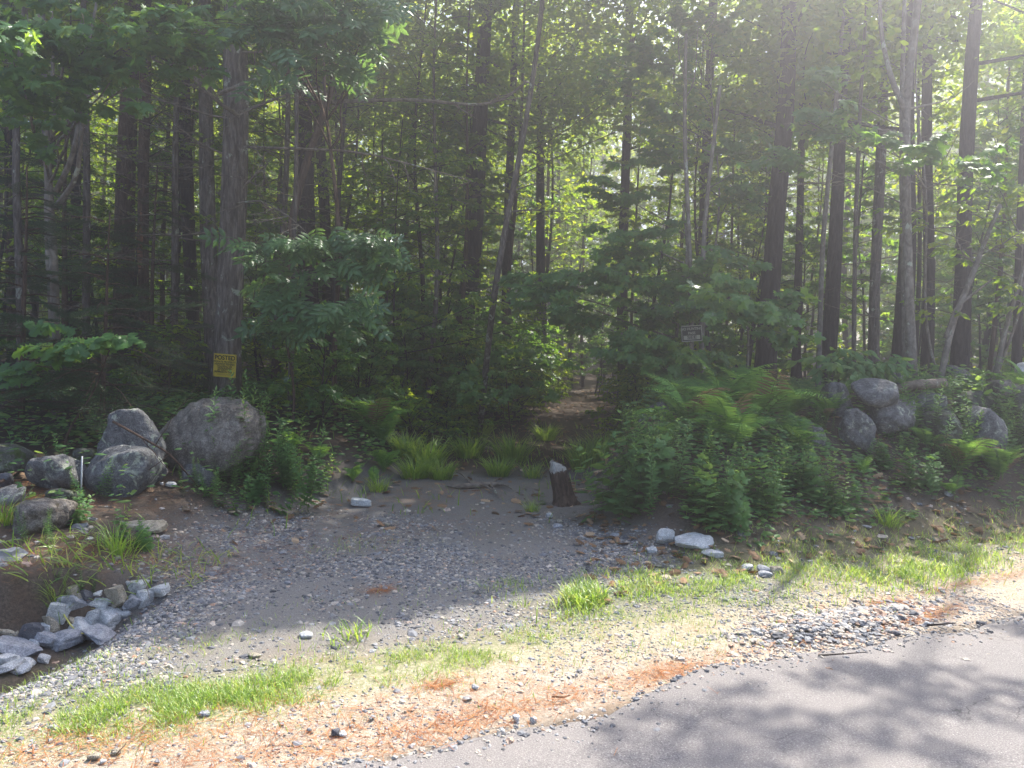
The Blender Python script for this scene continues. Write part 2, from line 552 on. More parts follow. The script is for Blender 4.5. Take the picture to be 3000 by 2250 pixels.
# cover under the asphalt
nx_, ny_ = len(gx), len(gy)
g = Geo()
i = np.arange(ny_ - 1)[:, None] * nx_; j = np.arange(nx_ - 1)[None]
q = np.stack([i + j, i + j + 1, i + nx_ + j + 1, i + nx_ + j], -1).reshape(-1, 4)
g.add(np.stack([GX.ravel(), GY.ravel(), GZ.ravel()], -1), [q], 0.5)
me = g.mesh('ground', [], True)
ND = ndist(GX, GY)


def gmask(x, y):
    """0..1: crushed gravel of the drive"""
    n = ndist(x, y)
    L = path_L(y); Rr = path_R(y)
    a = sstep(-.5, .2, x - L - .15 * 0) * sstep(.35, -.35, x - Rr)
    a = np.where(n < 1.35, np.maximum(a, 1 - sstep(1.5, 2.6, x)), a)
    a = a * sstep(9.0, 6.6, y + .6 * (fbm(x * 2, y * 2, 2) - .5))
    return a


def blue_mask(x, y):
    """grey-blue crushed stone heart of the drive"""
    n = ndist(x, y)
    a = gmask(x, y) * sstep(.55, 1.3, n + .8 * (fbm(x * 1.2, y * 1.2, 3) - .5)) * sstep(7.2, 5.8, y + .8 * (fbm(x * 2 + 5, y * 2, 2) - .5))
    return a


def sand_mask(x, y):
    n = ndist(x, y)
    return sstep(1.5, .6, n) * sstep(-.1, .1, n)


PATCH = [(400, 2080, .32, .10, 5200, .05), (600, 2060, .22, .07, 3200, .055), (300, 2100, .25, .08, 1200, .04), (880, 2010, .2, .06, 800, .05), (1180, 1950, .45, .09, 2600, .045), (1400, 1920, .35, .07, 1800, .045),
         (1050, 1970, .3, .06, 1200, .045), (400, 1920, .25, .08, 600, .05), (1720, 1760, .10, .06, 420, .13), (1760, 1730, .25, .1, 500, .09), (1950, 1700, .35, .15, 2400, .07), (1850, 1790, .4, .2, 1900, .05), (2150, 1700, .4, .12, 2000, .06), (2100, 1800, .4, .15, 1500, .045),
         (2300, 1660, .3, .1, 900, .07), (2600, 1690, .4, .12, 1600, .09), (2750, 1660, .35, .12, 1500, .10), (2900, 1590, .5, .15, 2200, .08), (2450, 1600, .4, .15, 900, .05), (2700, 1580, .6, .2, 1500, .05),
         (1030, 1870, .05, .04, 70, .11), (1690, 1800, .07, .04, 60, .10), (1570, 1770, .05, .03, 60, .07), (1490, 1715, .1, .05, 120, .06), (1030, 1600, .12, .08, 160, .05), (40, 2120, .2, .1, 500, .05), (0, 1985, .3, .06, 400, .06),
         (900, 1830, .4, .1, 150, .04), (1200, 1600, .5, .2, 150, .04), (1990, 1880, .3, .08, 500, .04), (2000, 2010, .15, .05, 120, .04), (700, 2120, .5, .1, 500, .03)]
gd_ = np.zeros(GX.shape)
for px, py, rx, ry, k_, h_ in PATCH:
    c0 = hit(px, py); u_ = GX - c0[0]; w_ = GY - c0[1] - u_ * _s
    gd_ += k_ / 2500 * np.exp(-.5 * ((u_ / (rx * 1.3)) ** 2 + (w_ / (ry * 1.8)) ** 2)) * .1 / max(rx * ry, .02) ** .5
col = np.zeros((GX.size, 4), np.float32)
col[:, 0] = np.maximum(blue_mask(GX, GY), .8 * sstep(-.5, .2, GX - path_L(GY)) * sstep(.35, -.35, GX - path_R(GY)) * sstep(9.6, 8.2, GY + .8 * (fbm(GX * 2, GY * 2, 2) - .5)) * sstep(.9, 1.4, ND)).ravel()
col[:, 1] = sand_mask(GX, GY).ravel()
lit = sstep(3.2, 5.5, ND) * 1.0
col[:, 2] = lit.ravel()
col[:, 3] = np.clip(gd_, 0, .8).ravel()
ca = me.color_attributes.new('zone', 'FLOAT_COLOR', 'POINT')
ca.data.foreach_set('color', col.ravel())
m, nt, out = newmat('ground_soil')
v = coords(nt, 'Object')
sep = N_(nt, 'SeparateColor'); nt.links.new(attr(nt, 'zone', 'Color'), sep.inputs[0])
nf = noise(nt, 60, 6, .75, v); nm = noise(nt, 6, 5, .65, v); nl = noise(nt, 1.7, 4, .6, v); ng = noise(nt, 200, 3, .7, v)
soil = ramp(nt, nf, [(.3, (.04, .032, .025)), (.5, (.09, .072, .056)), (.7, (.18, .15, .12))])
soil = mixc(nt, ramp(nt, nm, [(.42, (0, 0, 0)), (.6, (.9, .9, .9))]), soil, ramp(nt, nf, [(.3, (.055, .038, .027)), (.7, (.14, .10, .072))]))
sand = ramp(nt, nf, [(.28, (.22, .165, .115)), (.5, (.38, .32, .25)), (.7, (.54, .475, .39))])
sand = mixc(nt, ramp(nt, nm, [(.5, (0, 0, 0)), (.68, (.5, .5, .5))]), sand, ramp(nt, nf, [(.3, (.24, .13, .07)), (.7, (.42, .28, .17))]))
grav = ramp(nt, ng, [(.3, (.085, .08, .078)), (.5, (.19, .18, .17)), (.7, (.35, .34, .32))])
grav = mixc(nt, ramp(nt, nl, [(.5, (0, 0, 0)), (.7, (.7, .7, .7))]), grav, (.2, .165, .13))
litter = ramp(nt, nf, [(.3, (.018, .014, .01)), (.5, (.046, .034, .025)), (.72, (.11, .08, .058))])
c = mixc(nt, sep.outputs[1], soil, sand)
c = mixc(nt, sep.outputs[2], c, litter)
c = mixc(nt, math_(nt, 'MULTIPLY', sep.outputs[0], .9), c, grav)
c = mixc(nt, math_(nt, 'MULTIPLY', attr(nt, 'zone', 'Alpha'), ramp(nt, nf, [(.35, (1, 1, 1)), (.6, (.2, .2, .2))])), c, (.17, .21, .06))
hb = mixc(nt, .5, nf, ng)
principled(nt, out, c, .95, bump(nt, hb, .8, .02), .15)
me.materials.append(m)
o = bpy.data.objects.new('ground', me); COL.objects.link(o); tag(o, None, None, None, 'structure')

# ------------------------------------------------------------------ road sheet
xs = np.unique(np.concatenate([np.arange(-3, 6.5, .025), np.arange(-60, -3, 1.5), np.arange(6.5, 60, 1.5)]))
ey = np.interp(xs, EDGE[:, 0], EDGE[:, 1])
ey = ey + .10 * (fbm(xs * 3, xs * 0 + 2, 3) - .5) + .035 * (fbm(xs * 17, xs * 0 + 7, 2) - .5)
g = Geo()
rows = [0, -.012, -.03, -.3, -1.2, -3, -6.5]
zs = [-.03, .004, .012, .016, .03, .06, -.02]
V = []
for r_, z_ in zip(rows, zs):
    V.append(np.stack([xs + r_ * NX, ey + r_ * NY, np.full_like(xs, z_)], -1))
V = np.stack(V)
k = len(xs)
i = np.arange(len(rows) - 1)[:, None] * k; j = np.arange(k - 1)[None]
q = np.stack([i + j, i + k + j, i + k + j + 1, i + j + 1], -1).reshape(-1, 4)
g.add(V.reshape(-1, 3), [q])
m, nt, out = newmat('asphalt')
v = coords(nt, 'Object')
n1 = noise(nt, 150, 3, .75, v); n2 = noise(nt, 2.2, 4, .6, v); n3 = noise(nt, 330, 2, .6, v)
c = ramp(nt, n1, [(.33, (.065, .058, .058)), (.52, (.15, .138, .134)), (.64, (.25, .232, .222)), (.72, (.5, .48, .46))])
c = mixc(nt, ramp(nt, n2, [(.35, (0, 0, 0)), (.7, (.5, .5, .5))]), c, (.2, .18, .165))
vo = N_(nt, 'TexVoronoi'); vo.feature = 'DISTANCE_TO_EDGE'; vo.inputs['Scale'].default_value = .8
dv = N_(nt, 'Mapping'); nt.links.new(v, dv.inputs[0])
mv = N_(nt, 'VectorMath'); mv.operation = 'ADD'
nz = N_(nt, 'TexNoise'); nz.inputs['Scale'].default_value = 3; nz.inputs['Detail'].default_value = 5
nt.links.new(v, nz.inputs['Vector'])
sc_ = N_(nt, 'VectorMath'); sc_.operation = 'SCALE'; sc_.inputs['Scale'].default_value = .7
nt.links.new(nz.outputs['Color'], sc_.inputs[0]); nt.links.new(v, mv.inputs[0]); nt.links.new(sc_.outputs[0], mv.inputs[1])
nt.links.new(mv.outputs[0], vo.inputs['Vector'])
crk = ramp(nt, vo.outputs['Distance'], [(.0, (1, 1, 1)), (.0035, (0, 0, 0))])
crk = mixc(nt, 1.0, crk, ramp(nt, noise(nt, 1.3, 2, .5, v), [(.5, (0, 0, 0)), (.6, (.8, .8, .8))]), 'MULTIPLY')
c = mixc(nt, crk, c, (.02, .018, .016))
principled(nt, out, c, .85, bump(nt, n1, .6, .006), .35)
o = g.obj('road', m, smooth=True); tag(o, None, None, None, 'structure')


# ------------------------------------------------------------------ stones
def icos(sub):
    t = (1 + 5 ** .5) / 2
    v = [(-1, t, 0), (1, t, 0), (-1, -t, 0), (1, -t, 0), (0, -1, t), (0, 1, t), (0, -1, -t), (0, 1, -t), (t, 0, -1), (t, 0, 1), (-t, 0, -1), (-t, 0, 1)]
    f = [(0, 11, 5), (0, 5, 1), (0, 1, 7), (0, 7, 10), (0, 10, 11), (1, 5, 9), (5, 11, 4), (11, 10, 2), (10, 7, 6), (7, 1, 8), (3, 9, 4), (3, 4, 2), (3, 2, 6), (3, 6, 8), (3, 8, 9), (4, 9, 5), (2, 4, 11), (6, 2, 10), (8, 6, 7), (9, 8, 1)]
    v = [np.array(a) / np.linalg.norm(a) for a in v]
    for _ in range(sub):
        cache = {}; nf_ = []
        def mid(a, b):
            k_ = (min(a, b), max(a, b))
            if k_ not in cache:
                p = v[a] + v[b]; v.append(p / np.linalg.norm(p)); cache[k_] = len(v) - 1
            return cache[k_]
        for a, b, c_ in f:
            x, y, z = mid(a, b), mid(b, c_), mid(c_, a)
            nf_ += [(a, x, z), (b, y, x), (c_, z, y), (x, y, z)]
        f = nf_
    return np.array(v), np.array(f)


ICO = {k_: icos(k_) for k_ in (0, 1, 2, 3, 4)}


def stone_shape(seed, sub=3, planes=9, soft=14, lump=.05, boxy=.25):
    """rounded (low soft) or angular (high soft) block of unit half size"""
    gs = np.random.default_rng(seed)
    v, f = ICO[sub]
    Np = gs.normal(size=(planes, 3)); Np = norm(Np)
    Np = np.vstack([Np, np.eye(3), -np.eye(3)])
    r_ = np.concatenate([gs.uniform(.62, .95, planes), gs.uniform(.8, 1, 6)])
    dd = np.maximum(v @ Np.T, 1e-3) / r_[None]
    s_ = (dd ** soft).sum(1) ** (1 / soft)
    p = v / s_[:, None]
    for k_ in range(8):
        w = gs.normal(size=3) * (1.6 + 2.2 * k_); ph = gs.random() * 6.28
        p = p * (1 + lump / (1 + k_ * .6) * np.sin(p @ w + ph))[:, None]
    p /= np.abs(p).max(0)[None]
    return p, f


def stone(name, label, px, py_base, wpx, hpx, mat, depth=None, seed=0, soft=12, tilt=0, lump=.05, sub=3, cat='stone', group=None, deep=.85, lift=0, rz=0, sink=.3):
    p0 = hit(px, py_base) if depth is None else ground_at(px, depth)
    dcam = (p0 - CAM) @ cf
    if depth is not None and py_base is not None:
        p0 = at(px, py_base, depth)
    w = wpx * dcam / F / 2; h = hpx * dcam / F / 2
    v, f = stone_shape(seed, sub, soft=soft, lump=lump)
    v = v * np.array([w, w * deep, h * (1 + sink)])
    ca_, sa_ = math.cos(rz), math.sin(rz)
    v = np.stack([v[:, 0] * ca_ - v[:, 1] * sa_, v[:, 0] * sa_ + v[:, 1] * ca_, v[:, 2]], -1)
    ca_, sa_ = math.cos(tilt), math.sin(tilt)
    v = np.stack([v[:, 0] * ca_ - v[:, 2] * sa_, v[:, 1], v[:, 0] * sa_ + v[:, 2] * ca_], -1)
    gg = Geo(); gg.add(v, [f], 0.5)
    o = gg.obj(name, mat, smooth=soft < 30, loc=(p0[0] + p0[0] / p0[1] * w * deep * .7, p0[1] + w * deep * .7, p0[2] + h * (1 - sink) + lift))
    tag(o, label, cat, group)
    return o


G_B = 'granite boulders along the left verge'
stone('boulder', 'largest rounded granite boulder, below the yellow posted sign', 606, 1398, 340, 226, M['granite_brown'], seed=5, soft=8, lump=.05, cat='boulder', group=G_B, sub=4, deep=.7)
stone('boulder', 'smooth grey dome boulder leaning against the largest boulder', 405, 1410, 215, 205, M['granite'], depth=None, seed=13, soft=5.5, tilt=R(-18), lump=.05, cat='boulder', group=G_B, sub=4, deep=.6)
stone('boulder', 'angular peaked boulder with pale lichen and a white scar', 355, 1452, 240, 135, M['granite'], seed=21, soft=12, tilt=R(6), lump=.04, cat='boulder', group=G_B, sub=4)
stone('boulder', 'dark oval boulder tilted up beside the white stake', 160, 1442, 160, 105, M['granite'], seed=31, soft=4.5, tilt=R(20), lump=.05, cat='boulder', group=G_B, sub=4)
stone('boulder', 'greenish boulder cut by the left picture edge, above the slab', 15, 1405, 140, 90, M['granite_moss'], seed=41, soft=5.5, tilt=R(-12), cat='boulder', group=G_B, sub=4)
stone('boulder', 'flat grey slab boulder lying in red needles at the left edge', 20, 1478, 120, 44, M['granite'], seed=43, soft=14, cat='boulder', group=G_B)
stone('boulder', 'low mossy green boulder under the dark oval boulder', 180, 1482, 110, 46, M['granite_moss'], seed=47, soft=7, cat='boulder', group=G_B)
stone('boulder', 'pinkish sunlit boulder with brown moss above the cut bank', 110, 1568, 195, 95, M['granite_brown'], seed=51, soft=7, cat='boulder', group=G_B, sub=4, lump=.05)
stone('boulder', 'small grey boulder half sunk right of the angular boulder', 585, 1425, 112, 56, M['granite'], seed=53, soft=7, cat='boulder', group=G_B)
stone('boulder', 'shadowed boulder behind the dark oval boulder, under spruce boughs', 258, 1372, 100, 55, M['granite_moss'], seed=57, soft=7, cat='boulder', group=G_B)
stone('boulder', 'small dark boulder between the slab and the greenish boulder', 8, 1432, 60, 45, M['stone_dark'], seed=59, soft=7, cat='boulder', group=G_B)
G_W = 'stones of the old wall on the right bank'
stone('boulder', 'big round granite boulder crowning the right stone wall', 2568, 1196, 160, 100, M['granite'], depth=7.9, seed=61, soft=4.5, lump=.05, cat='boulder', group=G_W, sub=4, sink=0)
stone('boulder', 'grey boulder left of the big round one, fern frond in front', 2449, 1200, 100, 84, M['granite'], depth=8.2, seed=63, soft=7, cat='boulder', group=G_W, sub=4, sink=.35)
stone('boulder', 'peaked boulder seen just behind the big round one', 2597, 1135, 82, 56, M['granite'], depth=8.9, seed=65, soft=5.5, cat='boulder', group=G_W, sink=.35)
stone('boulder', 'wide sloping boulder carrying the big round boulder', 2600, 1262, 190, 95, M['granite'], depth=8.0, seed=67, soft=5.5, cat='boulder', group=G_W, sub=4, sink=.35)
stone('boulder', 'boulder under the weathered log, half hidden by weeds', 2705, 1220, 150, 82, M['granite'], depth=8.4, seed=69, soft=5.5, cat='boulder', group=G_W, sink=.35)
stone('boulder', 'humped boulder behind the weeds, below the leaning saplings', 2805, 1146, 112, 76, M['granite'], depth=9.4, seed=71, soft=7, cat='boulder', group=G_W, sink=.25)
stone('boulder', 'long greenish boulder covered by weeds right of the log', 2850, 1240, 150, 95, M['granite_moss'], depth=8.5, seed=73, soft=5.5, cat='boulder', group=G_W, sink=.35)
stone('boulder', 'banded brownish boulder near the right picture edge', 2940, 1190, 140, 85, M['granite_brown'], depth=8.7, seed=75, soft=7, cat='boulder', group=G_W, sink=.35)
stone('boulder', 'pale boulder touching the right picture edge, highest of the wall', 2998, 1110, 76, 52, M['stone_pale'], depth=9.3, seed=77, soft=7, cat='boulder', group=G_W, sink=.35)
stone('boulder', 'speckled boulder among ferns right of the forest path', 1918, 1262, 112, 85, M['granite'], depth=8.4, seed=79, soft=7, cat='boulder', group=G_W, sink=.35)
stone('boulder', 'dark boulder sunk in the bank below the stone wall', 2370, 1290, 90, 60, M['granite'], depth=7.6, seed=81, soft=7, cat='boulder', group=G_W, sink=.35)

for k_, (px, py, dp, w_, h_, lab) in enumerate([(2500, 1252, 7.75, 110, 70, 'half buried boulder at the foot of the big round one'), (2760, 1262, 8.0, 120, 70, 'half buried boulder at the foot of the log boulder'),
                                              (2890, 1262, 8.1, 130, 80, 'half buried boulder under the banded brownish one'), (2985, 1215, 8.5, 110, 80, 'half buried boulder at the right edge, low in the wall'), (2990, 1160, 9.0, 90, 60, 'grey boulder wedged under the pale edge boulder')]):
    stone('boulder', lab, px, py + 12, w_, h_, M['granite_moss' if k_ in (1, 3) else 'granite'], depth=dp, seed=91 + k_, soft=6, lump=.05, cat='boulder', group=G_W, sub=4, sink=.95)

G_R = 'quarry stones lining the ditch'
RIP = [(80, 1040, 170, 90, 't', 'flat tan stone at the far left end'), (200, 1050, 80, 50, 't', 'small tan stone beside the flat tan one'), (0, 1120, 120, 90, 'p', 'pale stone cut by the left edge'),
       (200, 1190, 400, 150, 'b', 'long mottled blue slab near the left edge'), (410, 960, 300, 210, 'd', 'dark blue boulder-like stone in front of two pale ones'),
       (570, 870, 190, 130, 'p', 'pale stone leaning on the dark blue one'), (660, 930, 170, 180, 't', 'upright tan wedge standing next to the pale leaning one'),
       (755, 770, 190, 260, 'p', 'tall pale stone against the cut bank'), (960, 730, 300, 210, 'b', 'mottled dark blue block lying across the tall pale one'),
       (965, 615, 160, 90, 't', 'rounded cream stone touching the bank'), (1090, 570, 130, 140, 'd', 'dark upright stone against the bank'),
       (1240, 525, 150, 50, 'p', 'thin pale flake at the back of the row'), (1250, 600, 250, 110, 'p', 'flat-topped pale stone in the back row'),
       (1330, 655, 260, 90, 'p', 'pale wedge below the flat-topped one'), (1520, 560, 230, 250, 't', 'large upright cream block, tallest of the row'),
       (1770, 410, 180, 130, 'p', 'pale block farthest up the ditch'), (1715, 590, 170, 180, 'b', 'split blue stone right of the cream block'),
       (1850, 530, 160, 190, 'p', 'pale stone pushed into the gravel edge'), (2050, 430, 240, 120, 'p', 'long pale stone at the right end'),
       (940, 490, 160, 110, 't', 'brown stone stuck in the bank soil'), (940, 865, 140, 100, 't', 'small tan cube in a gap'),
       (1060, 930, 330, 250, 'p', 'widest pale stone with a green flat face'), (1200, 770, 190, 180, 'p', 'pale stone above the widest pale one'),
       (1400, 770, 290, 180, 'p', 'smooth grey wedge right of centre'), (1640, 690, 120, 80, 'p', 'small pale stone below the split blue one'),
       (1380, 880, 160, 110, 'p', 'small angular stone at the gravel edge'), (600, 1080, 230, 150, 'b', 'mottled blue stone in the front row'),
       (840, 1080, 310, 180, 'b', 'big mottled stone under the yellow string'), (440, 1110, 110, 90, 'p', 'small green-grey stone between two blue ones'),
       (1290, 1000, 330, 130, 'b', 'half buried slab at the gravel edge'), (560, 1290, 110, 80, 'p', 'single pale stone lying apart on the gravel'),
       (70, 1300, 170, 100, 'p', 'grey stone in the lowest left row'), (180, 1360, 190, 70, 'p', 'flat sliver in the lowest left row'),
       (350, 1345, 150, 70, 'p', 'flat grey stone right of the sliver'), (80, 1440, 190, 100, 'p', 'big flat stone at the bottom left'),
       (280, 1400, 210, 80, 'p', 'flat pale slab nearest the sunlit gravel'), (210, 1290, 100, 60, 'p', 'little grey stone above the flat slab')]
rm = {'t': M['stone_tan'], 'p': M['stone_pale'], 'b': M['stone_blue'], 'd': M['stone_dark']}
for i_, (X, Y, w, h, c_, lab) in enumerate(RIP):
    stone('quarry_stone', lab + ' of the ditch stones', X / 4.424, 1650 + (Y + h * .5) / 4.424, w / 4.424 * 1.42, h / 4.424 * 1.3, rm[c_], seed=100 + i_, soft=44, tilt=R(rng.uniform(-22, 22)),
          lump=.025, sub=3, group=G_R, rz=rng.uniform(-.5, .5), deep=.8, sink=.0)

SM = [('flat_stone', 'pale blue flat stone at the top of the drive', 1058, 1488, 62, 24, 'p'), ('flat_stone', 'pink-brown flat slab half buried beside the drive', 425, 1568, 110, 30, 't'),
      ('cobble', 'pale oval cobble in front of the small grey boulder', 502, 1432, 30, 17, 'p'), ('cobble', 'small white cobble left of the pale oval cobble', 473, 1424, 11, 9, 'p'),
      ('cobble', 'dark round stone in bright sand near the road', 980, 2162, 28, 24, 'd'), ('cobble', 'smooth pale pebble touching the dark round stone', 1003, 2168, 26, 16, 'p'),
      ('cobble', 'black stone on the asphalt edge at far right', 2871, 1840, 28, 18, 'd'), ('cobble', 'teal angular stone alone on the asphalt', 2590, 1930, 18, 20, 'b'),
      ('cobble', 'larger of two grey stones on the asphalt edge', 2076, 2000, 26, 15, 'd'), ('cobble', 'smaller of two grey stones on the asphalt edge', 2096, 2006, 22, 20, 'b'),
      ('cobble', 'upright grey cobble in red needles at the road edge', 2714, 1838, 18, 16, 'p'), ('cobble', 'pale cobble on the asphalt below the red needles', 2741, 1868, 14, 11, 'p'),
      ('cobble', 'dark cobble at the gravel pile front', 2620, 1866, 34, 15, 'd'), ('cobble', 'flat dark stone at the left front of the gravel pile', 2512, 1876, 34, 13, 'd'),
      ('cobble', 'rounded tan cobble in the coarse gravel', 2395, 1862, 22, 13, 't'), ('cobble', 'cream cobble beside the little grass tuft at the bank', 1610, 1520, 24, 16, 'p'),
      ('cobble', 'tan cobble below the cream cobble at the bank', 1638, 1534, 17, 12, 't'), ('cobble', 'flat grey stone below the two cobbles at the bank', 1635, 1548, 30, 11, 'b'),
      ('rock_slab', 'pale slab pointing up at the foot of the right bank', 1950, 1600, 55, 46, 'p'), ('rock_slab', 'long pale slab lying against the right bank', 2030, 1612, 120, 36, 'p'),
      ('rock_slab', 'small slab at the right end of the bank slabs', 2085, 1632, 60, 18, 'p'), ('rock_slab', 'stone sunk in grass left of the bank slabs', 1905, 1622, 40, 14, 'p'),
      ('cobble', 'dark blue half of the split rock in the verge grass', 2238, 1680, 42, 22, 'b'), ('cobble', 'cream half of the split rock in the verge grass', 2275, 1684, 44, 24, 't'),
      ('cobble', 'flat grey stone in front of the split rock', 2240, 1692, 46, 16, 'b'), ('cobble', 'pale stone left of the split rock in the grass', 2185, 1672, 44, 14, 'p'),
      ('cobble', 'tan flat cobble in the shaded drive', 1130, 1545, 26, 12, 't'), ('cobble', 'orange-tan cobble at the bottom left corner', 280, 2235, 40, 20, 't'),
      ('cobble', 'white cobble next to the orange-tan cobble', 300, 2246, 22, 12, 'p'), ('cobble', 'tan pebble by a dead twig at the bottom left', 340, 2224, 26, 18, 't'),
      ('cobble', 'cream cobble in grass in front of the sunlit tuft', 545, 2100, 20, 14, 'p'), ('cobble', 'grey stone in the bright grass patch', 600, 2108, 32, 14, 'b'),
      ('cobble', 'white stone on sand right of the grass strip', 1392, 2024, 22, 14, 'p'), ('cobble', 'white block at the road edge gravel', 1562, 2122, 22, 18, 'p'),
      ('cobble', 'white-topped stone left of the road edge block', 1512, 2122, 24, 18, 'p'), ('cobble', 'pale stone on the asphalt rim', 1470, 2152, 22, 14, 'p'),
      ('cobble', 'brown stone in the sunlit drive edge', 745, 1932, 38, 12, 't'), ('cobble', 'pale lump stone at the shadow edge of the drive', 895, 1872, 44, 18, 'p')]
for i_, (nm_, lab, px, py, w, h, c_) in enumerate(SM):
    stone(nm_, lab, px, py, w, h, rm[c_], seed=300 + i_, soft=10 if nm_ == 'cobble' else 30, lump=.03, sub=2, group='loose stones on the verge', deep=.8, sink=.1)

# gravel as one uncountable mass, in a few sheets by kind
PEB = {}


def pebbles(name, label, P, S, RN, sub, mat):
    v, f = ICO[sub]
    gg = Geo()
    k_ = len(P)
    gs = np.random.default_rng(len(P))
    vv = np.broadcast_to(v[None], (k_, len(v), 3)) * gs.uniform(.6, 1.25, (k_, len(v), 1))
    sc3 = np.stack([gs.uniform(.8, 1.35, k_), gs.uniform(.7, 1.1, k_), gs.uniform(.35, .7, k_)], -1)
    vv = vv * sc3[:, None] * S[:, None, None]
    a = gs.random(k_) * 6.28
    x = vv[..., 0] * np.cos(a)[:, None] - vv[..., 1] * np.sin(a)[:, None]
    y = vv[..., 0] * np.sin(a)[:, None] + vv[..., 1] * np.cos(a)[:, None]
    vv = np.stack([x, y, vv[..., 2]], -1) + P[:, None]
    off = (np.arange(k_) * len(v))[:, None, None]
    gg.add(vv.reshape(-1, 3), [(f[None] + off).reshape(-1, 3)], np.repeat(RN, len(v)))
    o = gg.obj(name, mat)
    tag(o, label, 'gravel', None, 'stuff')


m, nt, out = newmat('pebble')
r_ = attr(nt, 'rnd')
c = ramp(nt, r_, [(0, (.06, .06, .065)), (.25, (.15, .152, .162)), (.5, (.26, .26, .262)), (.62, (.34, .30, .25)), (.78, (.42, .37, .31)), (.9, (.33, .19, .12)), (1, (.6, .58, .55))])
c = mixc(nt, .5, c, ramp(nt, noise(nt, 90, 3, .6, coords(nt, 'Object')), [(.3, (.5, .5, .5)), (.7, (1.3, 1.3, 1.3))]), 'MULTIPLY')
principled(nt, out, c, .85, None, .25)
M['pebble'] = m


def scatter(n_, x0, x1, y0, y1, dens):
    x = rng.uniform(x0, x1, n_); y = rng.uniform(y0, y1, n_)
    k_ = rng.random(n_) < dens(x, y)
    return x[k_], y[k_]


x, y = scatter(260000, -4.2, 3.2, 2.7, 8.6, lambda x, y: np.clip(blue_mask(x, y) * np.clip(3.2 * (fbm(x * 1.5, y * 1.5, 4) - .27), .1, 1), 0, 1) * np.clip(1.5 - .14 * y, .2, 1))
P = np.stack([x, y, height(x, y) + .001], -1)
S = np.exp(rng.normal(math.log(.0062), .45, len(x))) * (1 + .04 * y)
pebbles('gravel', 'blue-grey crushed stone covering the shaded drive', P, S, np.clip(rng.beta(1.3, 2.0, len(x)), 0, 1), 0, m)
x, y = scatter(150000, -4.0, 4.8, 2.6, 7.2, lambda x, y: sand_mask(x, y) * np.clip(.15 + 1.5 * (fbm(x * 2.5 + 7, y * 2.5, 3) - .35), .05, 1) * (1 - .85 * blue_mask(x, y)))
P = np.stack([x, y, height(x, y) + .001], -1)
S = np.exp(rng.normal(math.log(.0055), .5, len(x)))
pebbles('gravel', 'mixed tan and grey pebbles on the sunlit sandy shoulder', P, S, .2 + .68 * rng.random(len(x)), 0, m)
# coarse heap on the right
gc = hit(2480, 1830)
k_ = 1900
x = gc[0] + rng.normal(0, .42, k_); y = gc[1] + rng.normal(0, .15, k_) + (x - gc[0]) * _s * .9
P = np.stack([x, y, height(x, y) + .05 * np.exp(-((x - gc[0]) ** 2 / .16 + (y - gc[1] - (x - gc[0]) * _s) ** 2 / .02))], -1)
kk = ndist(x, y) > .0
pebbles('gravel', 'heap of coarse grey stones where the drive meets the road', P[kk], np.exp(rng.normal(math.log(.0125), .42, kk.sum())), rng.beta(1.6, 1.3, kk.sum()), 1, m)
# strays on the asphalt
k_ = 900
x = rng.uniform(-1.2, 3.6, k_); nn = -rng.exponential(.09, k_)
yy = np.interp(x, xs, ey) + nn
P = np.stack([x, yy, np.full(k_, .014)], -1)
pebbles('gravel', 'stray pebbles scattered along the asphalt edge', P, np.exp(rng.normal(math.log(.007), .45, k_)), rng.beta(1.4, 1.8, k_), 1, m)
# stones along the toe of banks
k_ = 2600
x = rng.uniform(-4, 4.5, k_); y = rng.uniform(4, 8.5, k_)
kk = (np.abs(ndist(x, y) - np.where(x < 0, 2.9, 1.5)) < .9) & (gmask(x, y) < .9) & (rng.random(k_) < .8)
P = np.stack([x, y, height(x, y)], -1)[kk]
pebbles('gravel', 'pebbles and small cobbles washed out below the banks', P, np.exp(rng.normal(math.log(.014), .5, kk.sum())), rng.beta(1.6, 1.3, kk.sum()), 1, m)


# ------------------------------------------------------------------ grass, needles, litter
def blades(geo, x, y, h, spread=.5, lean=(0, 0), rn=None):
    k_ = len(x)
    P = np.stack([x, y, height(x, y) - .004], -1)
    a = rng.random(k_) * 6.28
    D = np.stack([np.cos(a) * spread * rng.random(k_) + lean[0], np.sin(a) * spread * rng.random(k_) + lean[1], np.ones(k_)], -1)
    Nn = np.stack([np.cos(a), np.sin(a), np.zeros(k_)], -1)
    instantiate(geo, BLADE, P, D, Nn, h, rng.random(k_) * .85 if rn is None else rn)


gr = Geo()
for px, py, rx, ry, k_, h_ in PATCH:
    k_ = int(k_ * 1.7); rx *= 1.2
    c0 = hit(px, py)
    a, b = rng.normal(0, 1, k_), rng.normal(0, 1, k_)
    x = c0[0] + a * rx; y = c0[1] + b * ry * 1.6 + a * rx * _s
    kk = (fbm(x * 6 + 2, y * 6, 3) + .10 * rng.normal(size=k_) > .47) & (ndist(x, y) > .05)
    blades(gr, x[kk], y[kk], h_ * rng.uniform(.2, 1.2, kk.sum()) ** 1.0, .8, rn=np.clip(rng.random(kk.sum()) * .9 + (rng.random(kk.sum()) < .12) * .5, 0, 1))
x, y = scatter(22000, -4, 5, 2.8, 6.6, lambda x, y: (ndist(x, y) > .15) * (ndist(x, y) < 1.9) * .28 * (fbm(x * 3 + 1, y * 3, 3) > .46))
blades(gr, x, y, .035 * rng.uniform(.3, 1.6, len(x)), .9)
o = gr.obj('grass', M['grass']); tag(o, 'short bright green grass growing in strips along the sunlit verge', 'grass', None, 'stuff')
gr = Geo()
